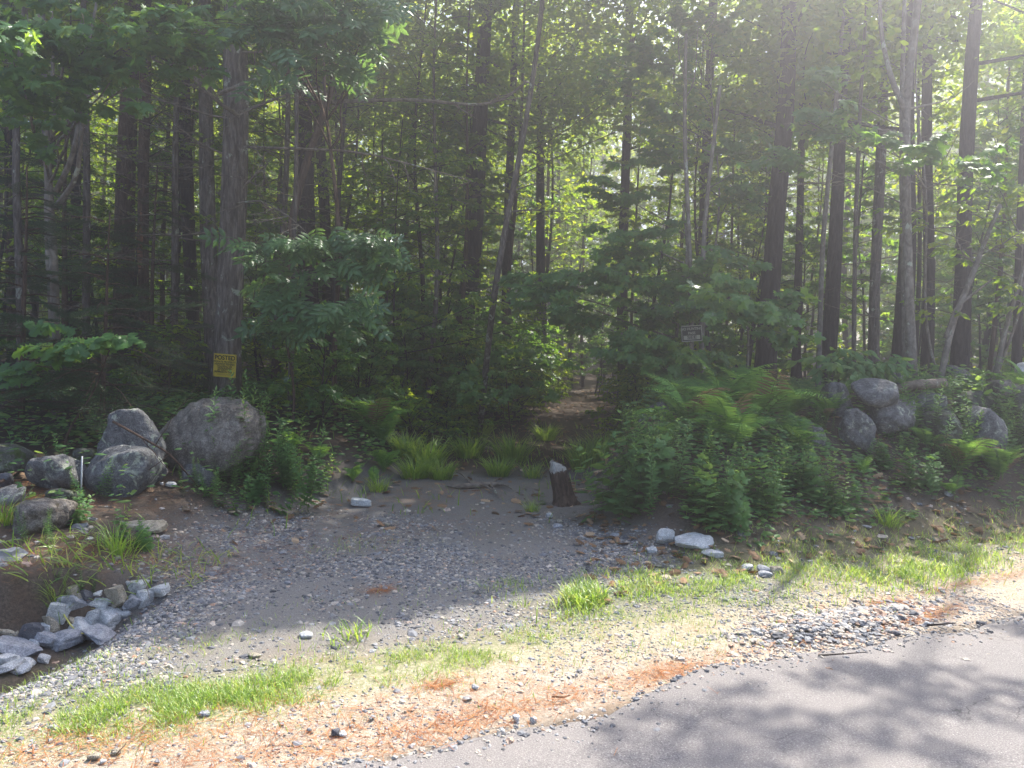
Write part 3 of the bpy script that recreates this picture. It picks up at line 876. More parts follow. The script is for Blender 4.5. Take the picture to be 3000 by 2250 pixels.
x, y = scatter(9000, -5, 6, 4.5, 14, lambda x, y: sstep(2.6, 4, ndist(x, y)) * np.clip(2.2 * (fbm(x * 1.5, y * 1.5, 3) - .42), 0, 1))
blades(gr, x, y, .16 * rng.uniform(.4, 1.2, len(x)), .8, rn=rng.random(len(x)) * .6)
x, y = scatter(2500, -5, -1.9, 4.4, 5.6, lambda x, y: (ndist(x, y) > 2.35) * .7 * (ndist(x, y) < 3.0))
blades(gr, x, y, .12 * rng.uniform(.5, 1.4, len(x)), 1.0, (0, -.8), rn=rng.random(len(x)))
o = gr.obj('grass', M['grass']); tag(o, 'thin shaded woodland grass on the banks and forest edge', 'grass', None, 'stuff')

NEEDLE = (np.array([(-.012, 0, 0), (.012, 0, 0), (.012, 1, .02), (-.012, 1, .02)]), [np.array([[0, 1, 2], [0, 2, 3]])])
nd = Geo()
NP = [(1960, 1975, .16, .05, 380), (1420, 2110, .25, .06, 200), (1300, 2150, .2, .06, 150), (1700, 2035, .2, .06, 160), (1480, 2080, .2, .06, 120), (1150, 2140, .4, .12, 350), (2680, 1810, .2, .04, 900), (2600, 1770, .1, .05, 400), (800, 2200, .5, .12, 700), (200, 2200, .5, .12, 1200), (1290, 2010, .06, .02, 160),
      (2800, 1720, .3, .03, 250), (2950, 1690, .3, .04, 200), (130, 1470, .2, .3, 1800), (60, 1440, .3, .2, 1500), (500, 1600, .6, .3, 900), (1120, 1730, .04, .03, 160), (1100, 1560, .6, .3, 500), (1700, 1180, .8, 1.5, 1800),
      (2100, 1945, .5, .07, 300), (350, 1640, .5, .2, 1200), (1250, 1450, .5, .3, 900), (650, 1500, .5, .3, 700), (900, 2150, 1.2, .2, 900)]
for px, py, rx, ry, k_ in NP:
    c0 = hit(px, py); a, b = rng.normal(0, 1, k_), rng.normal(0, 1, k_)
    x = c0[0] + a * rx; y = c0[1] + b * ry + a * rx * _s
    z = np.maximum(height(x, y), np.where(ndist(x, y) < 0, .015, -9)) + .004 + .006 * rng.random(k_)
    th = rng.random(k_) * 6.28
    instantiate(nd, NEEDLE, np.stack([x, y, z], -1), np.stack([np.cos(th), np.sin(th), .08 * rng.normal(size=k_)], -1), np.stack([0 * x, 0 * x, 1 + 0 * x], -1), rng.uniform(.04, .09, k_), rng.random(k_))
o = nd.obj('pine_needles', M['needle']); tag(o, 'rust-coloured dead pine needles lying in drifts on the ground', 'needles', None, 'stuff')

lf = Geo()
x, y = scatter(16000, -9, 12, 5.0, 34, lambda x, y: np.clip(sstep(2.5, 4.5, ndist(x, y)) * 1.0, 0, 1) * np.clip(12 / y, .3, 1))
x2, y2 = scatter(2600, .6, 5, 4.8, 8.5, lambda x, y: (ndist(x, y) > 1.2) * .6)
x = np.r_[x, x2]; y = np.r_[y, y2]; k_ = len(x)
th = rng.random(k_) * 6.28
instantiate(lf, OAK, np.stack([x, y, height(x, y) + .012], -1), np.stack([np.cos(th), np.sin(th), .3 * rng.normal(size=k_)], -1), norm(rng.normal(0, .35, (k_, 3)) + [0, 0, 1]), rng.uniform(.05, .11, k_), rng.random(k_))
o = lf.obj('leaf_litter', M['dead_leaf']); tag(o, 'brown dead leaves covering the forest floor and bank', 'leaf litter', None, 'stuff')

# ------------------------------------------------------------------ trees named by what they look like
def bend_line(p0, p1, n_, amp, seed):
    gs = np.random.default_rng(seed)
    t = np.linspace(0, 1, n_)
    L = np.linalg.norm(p1 - p0)
    pts = p0[None] * (1 - t)[:, None] + p1[None] * t[:, None]
    for k_ in range(1, 4):
        pts[:, 0] += amp * L / k_ * gs.normal() * np.sin(t * math.pi * k_)
        pts[:, 1] += amp * L / k_ * gs.normal() * np.sin(t * math.pi * k_)
    return pts


def dead_twigs(geo, base, direction, L, rad, seed, depth=2, up=.1, mat=0):
    """a leafless branch with side twigs"""
    gs = np.random.default_rng(seed)
    n_ = 7
    d = norm(np.asarray(direction, float))
    pts = [np.asarray(base, float)]
    for i_ in range(n_ - 1):
        d = norm(d + gs.normal(0, .12, 3) + np.array([0, 0, up * .1]))
        pts.append(pts[-1] + d * L / (n_ - 1))
    pts = np.array(pts)
    tube(geo, pts, np.linspace(rad, rad * .3, n_), 5, .5, mat)
    if depth > 0:
        for i_ in range(1, n_):
            for _ in range(2 if depth > 1 else 1):
                if gs.random() < .75:
                    side = norm(np.cross(d, [0, 0, 1]) * gs.choice([-1, 1]) + d * gs.uniform(.3, 1) + gs.normal(0, .25, 3))
                    dead_twigs(geo, pts[i_], side, L * gs.uniform(.25, .5), rad * .45, int(gs.integers(1e9)), depth - 1, up, mat)


def crown_leaves(geo, centres, radii, per, tpl, size, seed, prune=True, flat=.5, zmin=-9):
    gs = np.random.default_rng(seed)
    C = np.repeat(centres, per, 0)
    Rr = np.repeat(radii, per)[:, None]
    o_ = gs.normal(0, .5, C.shape) * np.array([1, 1, flat])
    P = C + o_ * Rr
    Nn = norm(gs.normal(0, .55, P.shape) + np.array([0, 0, .9]))
    D = norm(gs.normal(0, 1, P.shape) * [1, 1, .35] + [0, 0, -.35])
    k_ = P[:, 2] > zmin
    if prune: k_ &= lit_keep(P)
    P, Nn, D = P[k_], Nn[k_], D[k_]
    rn = np.clip(np.repeat(gs.random(len(centres)), per)[k_] * .5 + gs.random(len(P)) * .5, 0, 1)
    instantiate(geo, tpl, P, D, Nn, size * gs.uniform(.7, 1.25, len(P)), rn)


def big_tree(name, label, px_b, depth, px_t, width_px, mat, H=14, crown_from=5.5, crown_r=2.6, clumps=95, seed=1, dead=0, leaf='canopy', py_t=0, bend=.006, cat='tree', group=None, per=60, fork=None):
    b = ground_at(px_b, depth); t_ = at(px_t, py_t, depth)
    dirv = (t_ - b) / (t_[2] - b[2])
    eyt = float(np.interp(b[0], _sh[:, 0], _sh[:, 1]))
    ns = (b[1] - eyt) * NY
    tall = H > 20
    if not tall: H = min(H, .92 * ns / .43)
    else: H -= 7.5
    crown_from = min(crown_from, H - 4.5)
    top = b + dirv * (H - b[2])
    r_ = width_px * depth / F / 2
    root = thing(name, label, cat, b, 0, group)
    pts = bend_line(np.zeros(3), top - b, 26, bend, seed)
    tt = np.linspace(0, 1, 26)
    rad = r_ * (1.12 - (.95 if tall else .62) * tt); rad[0] *= 1.45; rad[1] *= 1.08
    pts[0, 2] -= .15
    g1 = Geo(); tube(g1, pts, rad, 14, wob=.05, seed=seed)
    g1.obj('trunk', mat, root, True)
    gs = np.random.default_rng(seed + 5)
    # live limbs + crown
    g2 = Geo(); C = []; Rr = []
    nl_ = 16
    for i_ in range(nl_):
        hh = crown_from + (H - crown_from) * (i_ + .5) / nl_
        p = b + dirv * (hh - b[2])
        a = gs.random() * 6.28
        rr = (1.25 if tall else 1) * crown_r * (1 - .55 * ((hh - crown_from) / (H - crown_from)) ** 1.5) * gs.uniform(.6, 1.1)
        if i_ % 2 and depth < 12.8:
            a = math.atan2(-NY, -NX) + gs.uniform(-.8, .8); rr = crown_r * gs.uniform(.9, 1.5)  # limbs turned roadward so their unseen leaves shade the drive
        e = p + np.array([math.cos(a) * rr, math.sin(a) * rr, gs.uniform(.1, .9)])
        ln = bend_line(p - b, e - b, 7, .03, int(gs.integers(1e9)))
        if not lit_keep(np.array([(p + e) / 2, e])).all(): continue
        tube(g2, ln, np.linspace(r_ * .28, r_ * .06, 7) * (.5 if tall and hh > 8 else 1), 5)
        for k2 in range(max(1, clumps // nl_)):
            u_ = gs.uniform(.35, 1.1)
            C.append(p + (e - p) * u_ + gs.normal(0, .45, 3) * [1, 1, .6]); Rr.append(gs.uniform(.45, .9))
    g2.obj('limb', mat, root, True)
    for k2 in range(dead):
        gd = Geo()
        hh = gs.uniform(2.0, 6.0)
        p = dirv * (hh - b[2]); a = gs.choice([gs.uniform(-.9, .6), math.pi + gs.uniform(-.6, .9)])
        dead_twigs(gd, p, (math.cos(a), -abs(math.sin(a)) * .6, gs.uniform(-.15, .25)), gs.uniform(.7, 1.9), max(r_ * .1, .009), int(gs.integers(1e9)))
        gd.obj('dead_branch', M['deadwood'], root)
    g3 = Geo()
    crown_leaves(g3, np.array(C), np.array(Rr), per, DIA, .135, seed + 9)
    o = g3.obj('crown', M[leaf], root)
    o.matrix_parent_inverse = Matrix.Translation(-Vector(b))
    return root, b, dirv, r_


EDGE_T = [
    ('large grey-brown trunk carrying the yellow posted sign', 655, 9.8, 690, 76, 'bark_grey', 7),
    ('lichen-spotted trunk close behind the signed trunk, on its left', 632, 10.7, 585, 44, 'bark_grey', 3),
    ('straight black trunk left of the twin grey trunks', 575, 13.5, 572, 36, 'bark_dark', 0),
    ('wide brown trunk with dead branches in the left part', 362, 12.0, 385, 52, 'bark_brown', 6),
    ('trunk with an orange peeled strip beside the wide brown trunk', 426, 11.2, 408, 30, 'bark_brown', 4),
    ('thick black trunk behind the ash sapling', 912, 12.5, 885, 54, 'bark_dark', 4),
    ('slim dark trunk just right of the thick black one', 965, 14.0, 950, 30, 'bark_dark', 2),
    ('tall dark trunk leaning right, left of the forest path', 1335, 15.0, 1412, 50, 'bark_dark', 3),
    ('narrow dark trunk above the path bend', 1590, 18.0, 1600, 27, 'bark_dark', 0),
    ('dark trunk right of the second sign, half veiled by maple leaves', 2040, 14.5, 2095, 30, 'bark_dark', 0),
    ('thickest trunk on the right side, bare and straight', 2240, 11.5, 2300, 56, 'bark_dark', 2),
    ('straight trunk right of the thickest right-hand trunk', 2415, 12.2, 2492, 40, 'bark_dark', 2),
    ('thin dark trunk midway between two thicker right-hand trunks', 2330, 13.0, 2350, 22, 'bark_dark', 0),
    ('grey trunk rising behind the big round wall boulder', 2560, 13.5, 2575, 30, 'bark_grey', 0),
    ('thick shadowed trunk behind the forked pale stem', 2625, 12.0, 2668, 48, 'bark_dark', 2),
    ('slim trunk right of the forked pale stem', 2712, 13.2, 2745, 32, 'bark_dark', 0),
    ('thick trunk behind the leaning pale saplings at right', 2805, 12.3, 2868, 46, 'bark_dark', 2),
    ('trunk nearest the right picture edge', 2975, 13.0, 3010, 26, 'bark_dark', 0),
    ('small black trunk between the brown trunks and the left birch', 205, 13.5, 190, 26, 'bark_dark', 2),
    ('slender trunk at the far left edge of the wood', 40, 12.5, 25, 24, 'bark_brown', 3),
    ('dark trunk just left of the path opening', 1490, 17.0, 1520, 26, 'bark_dark', 0),
    ('dark slim trunk standing right of the path bend', 1830, 17.0, 1855, 30, 'bark_dark', 0),
]
TREES = []
for i_, (lab, pb, dep, pt, w, bm_, dd) in enumerate(EDGE_T):
    TREES.append(big_tree('forest_tree', lab, pb, dep, pt, w, M[bm_], H=24 if pb == 2975 else 14.5, seed=20 + i_, dead=dd, crown_from=5.6, clumps=176, group='tall trees at the forest edge', per=72))
# orange peeled strip on the brown tree
root, b, dv, r_ = TREES[4]
gg = Geo(); pts = np.array([dv * (h_ - b[2]) + [0, -r_ * .25, 0] for h_ in np.linspace(2.0, 3.4, 9)]) + rng.normal(0, .006, (9, 3))
tube(gg, pts, r_ * .82 * np.sin(np.linspace(.35, 2.8, 9)) ** .4, 10, wob=.04)
gg.obj('peeled_bark', M['orange_bark'], root, True)

# ------------------------------------------------------------------ shaped understory: leafy plants laid out mass by mass
TPL = {'maple': MAPLE, 'ash': ASH, 'beech': ELL, 'oak': OAK, 'maple_lo': MAPLE_LO}


def sprays(gl, gt, c, rad3, count, tpl, size, seed, droop=.25, per=11, spacing=.8, origin=None, face=.55):
    """leafy twigs inside an ellipsoid"""
    gs = np.random.default_rng(seed)
    Cs = c + gs.normal(0, .45, (count, 3)) * rad3
    out_ = Cs - (origin if origin is not None else c)
    hd = norm(np.stack([out_[:, 0], out_[:, 1], 0 * out_[:, 0]], -1) + gs.normal(0, .5, (count, 3)) * [1, 1, 0] + [0, -.25, 0])
    L = size * per * .28 * gs.uniform(.7, 1.3, count) * spacing
    d3 = norm(hd + np.stack([0 * L, 0 * L, gs.uniform(-droop, droop * .4, count)], -1))
    A = Cs - d3 * (L / 2)[:, None]; B = Cs + d3 * (L / 2)[:, None]
    tubes_many(gt, A, B, .004, .0015, seg=2, sag=-L * .06)
    side = norm(np.cross(d3, [0, 0, 1.0]))
    P_, D_, N_n, S_, R_ = [], [], [], [], []
    rc = gs.random(count)
    for k_ in range(per):
        t = (k_ + .5) / per
        sgn = 1 if k_ % 2 else -1
        p = A * (1 - t) + B * t; p = p + [0, 0, 1] * (L * .06 * 4 * t * (1 - t))[:, None]
        dd = norm(d3 * (.35 + t) + side * sgn * (1.1 - .7 * t) + gs.normal(0, .3, p.shape) + [0, -.1, -.5])
        nn_ = norm(np.array([0, 0, .75]) + gs.normal(0, .42, p.shape) + hd * face * .5 * gs.random((count, 1)) + np.array([0, -face, 0]) * gs.uniform(.2, 1.7, (count, 1)))
        P_.append(p + gs.normal(0, .01, p.shape)); D_.append(dd); N_n.append(nn_)
        S_.append(size * gs.uniform(.6, 1.2, count)); R_.append(np.clip(rc * .6 + gs.random(count) * .4, 0, 1))
    P_ = np.vstack(P_); kk = np.ones(len(P_), bool)
    kk &= lit_keep(P_) | (P_[:, 2] < 4.0)
    instantiate(gl, tpl, P_[kk], np.vstack(D_)[kk], np.vstack(N_n)[kk], np.concatenate(S_)[kk], np.concatenate(R_)[kk])


def leafy(name, label, px, depth, stem_r, blobs, leaf, size, bark='bark_pale', seed=1, cat='sapling', group=None, mat=None, lean=None, tplk=None, droop=.25, lit=None):
    """blobs: (px, py, depth, rx, ry, rz, sprays); a limb runs from the stem to every mass"""
    b = ground_at(px, depth)
    root = thing(name, label, cat, b, 0, group)
    gs = np.random.default_rng(seed)
    cs = [at(q_[0], q_[1], q_[2]) for q_ in blobs]
    top = max(cs, key=lambda a: a[2]) if lean is None else at(*lean)
    L_ = bend_line(np.array([0, 0, -.05]), top - b, 16, .02, seed)
    gt = Geo(); tube(gt, L_, np.linspace(stem_r, stem_r * .35, 16), 8, wob=.04, seed=seed)
    gt.obj('trunk', M[bark], root, True)
    gl = Geo()
    for c_, q_ in zip(cs, blobs):
        gw = Geo()
        o_ = L_[np.argmin(np.abs(L_[:, 2] + b[2] - (c_[2] - .25 * np.linalg.norm((c_ - b)[:2]))))]
        ln = bend_line(o_, c_ - b, 8, .03, int(gs.integers(1e9)))
        tube(gw, ln, np.linspace(stem_r * .45, .005, 8), 5)
        g_tmp = Geo()
        sprays(gl, g_tmp, c_, np.array([q_[3], q_[5], q_[4] * 1.5]), q_[6], TPL[tplk or leaf], size, int(gs.integers(1e9)), droop, per=5 if leaf == 'ash' else 11, origin=o_ + b)
        for v_, f_, r2 in zip(g_tmp.v, g_tmp.f, g_tmp.r):
            gw.v.append(v_ - b); gw.f.append(f_ + gw.n); gw.mi.append(np.zeros(len(f_), int)); gw.r.append(r2); gw.n += len(v_)
        gw.obj('limb', M[bark], root, True)
    o = gl.obj('crown', mat or M[leaf], root)
    o.matrix_parent_inverse = Matrix.Translation(-Vector(b))
    return root


G_S = 'leafy saplings at the forest edge'
leafy('maple_tree', 'maple hanging big shaded leaves over the top left corner', 150, 8.6, .04,
      [(60, 60, 6.6, .6, .22, .5, 26), (260, 130, 6.8, .6, .2, .5, 26), (440, 60, 6.7, .5, .2, .5, 22), (330, 230, 7.0, .6, .2, .5, 22), (520, 180, 7.0, .35, .18, .4, 14), (60, 260, 7.0, .4, .2, .5, 18), (150, 380, 7.4, .4, .15, .4, 10), (600, 40, 7.2, .35, .2, .4, 12), (200, -60, 6.8, .9, .2, .6, 24), (30, 160, 6.3, .4, .2, .5, 14)],
      'maple', .13, 'bark_pale', 31, 'tree', G_S, lean=(150, 0, 8.6))
leafy('ash_tree', 'ash tree hanging compound leaves over the top centre left', 985, 9.2, .035,
      [(820, 60, 7.2, .5, .2, .4, 12), (950, 40, 7.2, .5, .2, .4, 14), (1080, 70, 7.4, .4, .2, .4, 10), (930, 150, 7.4, .35, .15, .4, 7), (1060, 200, 7.6, .35, .15, .3, 7), (760, 10, 7.2, .4, .2, .4, 9), (860, 240, 8, .3, .15, .3, 5)],
      'ash', .34, 'bark_brown', 33, 'tree', G_S, lean=(960, 0, 8.8))
leafy('ash_sapling', 'ash sapling with drooping compound leaves right of the signed trunk', 855, 8.6, .018,
      [(850, 700, 8.2, .3, .12, .35, 9), (980, 690, 8.1, .4, .12, .35, 10), (1090, 720, 8.1, .3, .12, .3, 7), (790, 840, 8.2, .22, .15, .3, 6), (1000, 900, 7.9, .3, .12, .3, 8), (860, 890, 8.1, .35, .2, .3, 9), (800, 740, 8.2, .22, .12, .3, 5), (1040, 780, 8.2, .3, .12, .3, 6), (800, 960, 8.2, .25, .12, .25, 5)],
      'ash', .32, 'bark_brown', 35, 'sapling', G_S, lean=(850, 640, 8.5))
leafy('maple_sapling', 'broad maple sapling arching its leaves over the forest path', 1960, 10.2, .03,
      [(1620, 850, 9.6, .55, .18, .5, 30), (1800, 800, 9.6, .6, .22, .5, 34), (1950, 870, 9.7, .6, .25, .5, 34), (1700, 930, 9.7, .4, .15, .4, 16), (2090, 900, 10.2, .4, .15, .4, 14), (1880, 700, 9.8, .6, .2, .5, 26), (2080, 800, 9.6, .5, .2, .5, 22), (1540, 830, 9.9, .3, .14, .3, 10), (1850, 1020, 9.3, .4, .2, .4, 18), (1950, 1080, 9.0, .4, .18, .4, 16)],
      'maple', .125, 'bark_pale', 37, 'sapling', G_S, lean=(2000, 600, 10.2))
leafy('maple_sapling', 'maple sapling with lighter leaves just right of the second sign', 2180, 9.0, .016,
      [(2130, 900, 8.4, .3, .12, .3, 12), (2230, 920, 8.3, .3, .1, .3, 12), (2280, 970, 8.3, .2, .1, .2, 7), (2090, 850, 8.6, .3, .12, .3, 10), (2320, 890, 8.6, .2, .08, .2, 5)],
      'maple', .13, 'bark_pale', 39, 'sapling', G_S, lean=(2200, 830, 8.8))
leafy('maple_sapling', 'tall maple pole with a bough of leaves crossing the right trunks', 2760, 9.6, .02,
      [(2360, 350, 9.0, .35, .12, .3, 12), (2480, 360, 8.8, .35, .12, .3, 14), (2600, 400, 8.6, .4, .12, .3, 16), (2690, 450, 8.6, .3, .1, .3, 10), (2400, 230, 9.2, .3, .1, .3, 8), (2850, 490, 8.8, .3, .12, .3, 10), (2300, 460, 9.2, .3, .1, .3, 8)],
      'maple', .13, 'bark_pale', 41, 'sapling', G_S, lean=(2700, 0, 9.4))
leafy('maple_sapling', 'maple with layered veiled leaves above the second sign', 2075, 11.5, .022,
      [(1900, 150, 10.6, .6, .2, .5, 26), (2050, 80, 10.4, .6, .2, .5, 26), (1800, 230, 10.8, .5, .2, .5, 18), (1980, 300, 10.8, .6, .2, .5, 22), (1950, 450, 10.8, .5, .2, .5, 18), (1800, 560, 10.6, .5, .2, .5, 16), (2160, 420, 10.8, .5, .2, .5, 14), (2150, 560, 10.6, .5, .15, .4, 14)],
      'maple', .125, 'bark_pale', 43, 'sapling', G_S, lean=(2100, 0, 11.5))
leafy('beech_sapling', 'beech sapling with flat shaded sprays in the dark centre left', 1150, 11.5, .02,
      [(1100, 500, 11, .6, .15, .5, 22), (1250, 600, 11, .6, .15, .5, 24), (1180, 420, 11.2, .6, .15, .5, 18), (1320, 480, 11.2, .5, .15, .5, 14), (1120, 820, 10.6, .5, .12, .4, 16), (1290, 780, 10.8, .5, .12, .4, 16), (1200, 930, 10.2, .4, .12, .4, 12), (1420, 880, 10.4, .5, .1, .4, 16), (1560, 950, 10.4, .4, .1, .4, 10)],
      'beech', .095, 'bark_dark', 45, 'sapling', G_S, lean=(1180, 350, 11.5))
leafy('oak_sapling', 'low oak sapling with big lobed leaves in front of the spruces', 190, 7.0, .012,
      [(150, 1010, 6.8, .2, .1, .2, 5), (240, 1030, 6.7, .2, .1, .2, 5), (330, 1000, 6.8, .2, .08, .2, 5), (90, 1070, 6.9, .25, .1, .25, 4)],
      'oak', .15, 'bark_brown', 47, 'sapling', G_S, mat=M['maple'])
leafy('viburnum_shrub', 'leafy shrub behind the ferns left of the round boulder', 2440, 9.3, .012,
      [(2420, 1060, 8.7, .3, .08, .3, 9), (2510, 1080, 8.7, .35, .08, .3, 11), (2570, 1070, 8.8, .3, .07, .3, 8), (2480, 1040, 8.9, .25, .08, .2, 6)],
      'beech', .14, 'bark_brown', 49, 'shrub', G_S, mat=M['weed'])
leafy('maple_sapling', 'small maple seedling bush beside the left edge of the path', 1500, 12.0, .012,
      [(1480, 1040, 11.6, .6, .1, .5, 16), (1600, 1060, 11.6, .4, .1, .4, 12), (1370, 1100, 10.8, .4, .1, .4, 12), (1560, 1150, 10.2, .3, .08, .3, 7), (1440, 1160, 10.0, .5, .1, .4, 12)],
      'maple', .10, 'bark_brown', 51, 'sapling', G_S)
leafy('maple_sapling', 'maple leaves crowding the second sign from behind', 1930, 10.6, .014,
      [(1900, 1010, 9.9, .35, .14, .3, 12), (2010, 1040, 9.3, .3, .12, .3, 10), (1960, 1100, 9.0, .35, .1, .3, 10), (2100, 1060, 9.3, .3, .1, .3, 8), (1930, 940, 10, .3, .12, .3, 9)],
      'maple', .125, 'bark_pale', 53, 'sapling', G_S)
leafy('witch_hazel', 'tangle of pale leaning stems with thin leaves in the far right corner', 2910, 9.8, .022,
      [(2830, 620, 9.4, .4, .12, .3, 8), (2930, 560, 9.4, .5, .12, .3, 10), (2980, 700, 9.3, .4, .12, .3, 10), (2800, 740, 9.4, .4, .1, .3, 8), (2950, 850, 9.2, .4, .15, .3, 10), (2650, 650, 9.6, .4, .1, .3, 10), (2720, 900, 9.4, .3, .1, .3, 6)],
      'beech', .11, 'bark_pale', 55, 'shrub', G_S, lean=(2995, 700, 9.6))


def pole(name, label, chain, w_px, bark, group=None, cat='sapling', twigs=3, seed=1, forks=(), crown=70):
    """leaning stem, with an unseen leaf crown added for shade, through picture points (px,py,depth)"""
    b = ground_at(chain[0][0], chain[0][2])
    root = thing(name, label, cat, b, 0, group)
    P = [np.array([0, 0, -.06])] + [at(*c_) - b for c_ in chain[1:]]
    P = np.array(P)
    t = np.linspace(0, 1, len(P)); tt = np.linspace(0, 1, 20)
    Q = np.stack([np.interp(tt, t, P[:, k_]) for k_ in range(3)], -1)
    for _ in range(3):
        Q[1:-1] = (Q[:-2] + 2 * Q[1:-1] + Q[2:]) / 4
    r_ = w_px * chain[0][2] / F / 2
    gg = Geo(); tube(gg, Q, np.linspace(r_ * 1.1, r_ * .65, 20), 9, wob=.04, seed=seed)
    gg.obj('trunk', M[bark], root, True)
    for f_ in forks:
        pf = np.array([at(*c_) - b for c_ in f_])
        t2 = np.linspace(0, 1, len(pf)); t3 = np.linspace(0, 1, 12)
        q_ = np.stack([np.interp(t3, t2, pf[:, k_]) for k_ in range(3)], -1)
        q_[1:-1] = (q_[:-2] + 2 * q_[1:-1] + q_[2:]) / 4
        gg = Geo(); tube(gg, q_, np.linspace(r_ * .7, r_ * .3, 12), 7, wob=.04, seed=seed + 3)
        gg.obj('limb', M[bark], root, True)
    gs = np.random.default_rng(seed)
    if crown:  # leaf clumps added above the view to cast shade on the drive
        C = []
        tp = Q[-1] + b
        for k_ in range(crown):
            C.append(tp + gs.normal(0, 1, 3) * [1.35, 1.2, .9] + [0, -.9, gs.uniform(-.2, 2.0)])
        C = np.array(C); C = C[C[:, 2] > 1.6 + .46 * C[:, 1]]
        g3 = Geo(); crown_leaves(g3, C, np.full(len(C), .75), 70, DIA, .12, seed + 1)
        if g3.n:
            o = g3.obj('crown', M['canopy'], root); o.matrix_parent_inverse = Matrix.Translation(-Vector(b))
    for k_ in range(twigs):
        i_ = gs.integers(8, 19); gd = Geo()
        a = gs.random() * 6.28
        dead_twigs(gd, Q[i_], (math.cos(a), math.sin(a) * .6, .3), gs.uniform(.4, 1.1), r_ * .3, int(gs.integers(1e9)), 1)
        gd.obj('twig', M[bark], root)


G_P = 'pale leaning poles at the forest edge'
pole('young_birch', 'pale slim birch-like stem forking in the upper left', [(168, 0, 8.3), (160, 800, 8.3), (140, 500, 8.3), (125, 200, 8.3), (118, -250, 8.3)], 24, 'bark_pale', G_P, 'tree', 4, 61,
     [[(165, 560, 8.3), (215, 460, 8.2), (235, 330, 8.2), (262, 120, 8.2), (285, 0, 8.1)], [(162, 610, 8.3), (230, 520, 8.1), (245, 300, 8.0), (240, 60, 7.9)]])
pole('leaning_tree', 'straight pale pole leaning right beside the dark leaning trunk', [(1403, 0, 11.5), (1440, 900, 10.4), (1485, 640, 10.3), (1530, 420, 10.2), (1580, 120, 10.2), (1620, -350, 9.6)], 17, 'bark_grey', G_P, 'tree', 2, 63)
pole('leaning_tree', 'brown curving trunk leaning right between the black trunks', [(800, 0, 10.8), (850, 640, 10.8), (905, 450, 10.8), (950, 330, 10.8), (990, 200, 10.8), (1010, -100, 10.8)], 24, 'bark_brown', G_P, 'tree', 3, 65)
pole('forked_tree', 'pale trunk forking high beside the thick shadowed trunk', [(2675, 0, 9.4), (2660, 800, 9.4), (2652, 400, 9.4), (2655, 280, 9.4), (2690, 0, 9.4), (2700, -200, 9.4)], 27, 'bark_pale', G_P, 'tree', 3, 67,
     [[(2655, 330, 9.4), (2610, 230, 9.4), (2580, 100, 9.4), (2575, -100, 9.4)]])
pole('leaning_tree', 'thin pale stem leaning right above the humped boulder', [(2745, 0, 9.2), (2790, 940, 9.2), (2840, 830, 9.2), (2880, 720, 9.2), (2930, 600, 9.2)], 18, 'bark_pale', G_P, 'tree', 2, 69, [[(2770, 990, 9.2), (2800, 900, 9.2), (2905, 820, 9.1)]])
pole('leaning_tree', 'thin pale stem leaning right at the right picture edge', [(2905, 0, 9.3), (2940, 980, 9.3), (2980, 850, 9.3), (3010, 740, 9.3)], 15, 'bark_pale', G_P, 'tree', 1, 71)
pole('young_birch', 'pale vertical stem touching the thick shadowed trunk on its left', [(2655, 0, 10.2), (2648, 800, 10.2), (2640, 400, 10.2), (2650, 0, 10.2)], 17, 'bark_pale', G_P, 'tree', 1, 73)
pole('young_maple', 'double thin stem behind the second sign, left member', [(2030, 0, 9.9), (2020, 700, 9.9), (2005, 400, 9.9), (2010, 100, 9.9)], 14, 'bark_pale', G_P, 'tree', 2, 75)
pole('young_maple', 'double thin stem behind the second sign, right member', [(2052, 0, 9.9), (2060, 700, 9.9), (2080, 500, 9.9), (2110, 250, 9.9)], 14, 'bark_pale', G_P, 'tree', 2, 77)
pole('young_maple', 'thin grey stem between ash sapling and thick black trunk', [(850, 0, 9.2), (858, 800, 9.2), (868, 500, 9.2), (872, 100, 9.2)], 15, 'bark_grey', G_P, 'tree', 2, 79)
pole('young_maple', 'thin stem passing right of the grey trunk behind the round boulder', [(2500, 0, 10.5), (2505, 700, 10.5), (2520, 300, 10.5), (2540, 0, 10.5)], 13, 'bark_grey', G_P, 'tree', 2, 81)
pole('young_maple', 'thin grey stem left of the second thick right-hand trunk', [(2395, 0, 10.8), (2410, 700, 10.8), (2440, 400, 10.8), (2475, 0, 10.8)], 15, 'bark_pale', G_P, 'tree', 2, 83)


# long bare boughs across the upper left
def bough(label, pts, w_px, seed, bark='deadwood'):
    b = at(*pts[0])
    P = np.array([at(*p) - b for p in pts])
    t = np.linspace(0, 1, len(P)); tt = np.linspace(0, 1, 18)
    Q = np.stack([np.interp(tt, t, P[:, k_]) for k_ in range(3)], -1)
    Q[1:-1] = (Q[:-2] + 2 * Q[1:-1] + Q[2:]) / 4
    r_ = w_px * pts[0][2] / F / 2
    gg = Geo(); tube(gg, Q, np.linspace(r_, r_ * .4, 18), 6, wob=.06, seed=seed)
    gs = np.random.default_rng(seed)
    for i_ in range(3, 18, 2):
        dd = norm(Q[min(i_ + 1, 17)] - Q[i_ - 1])
        dead_twigs(gg, Q[i_], dd * .6 + gs.normal(0, .5, 3) * [1, .6, 1], gs.uniform(.15, .5), r_ * .45, int(gs.integers(1e9)), 1)
    return gg, b


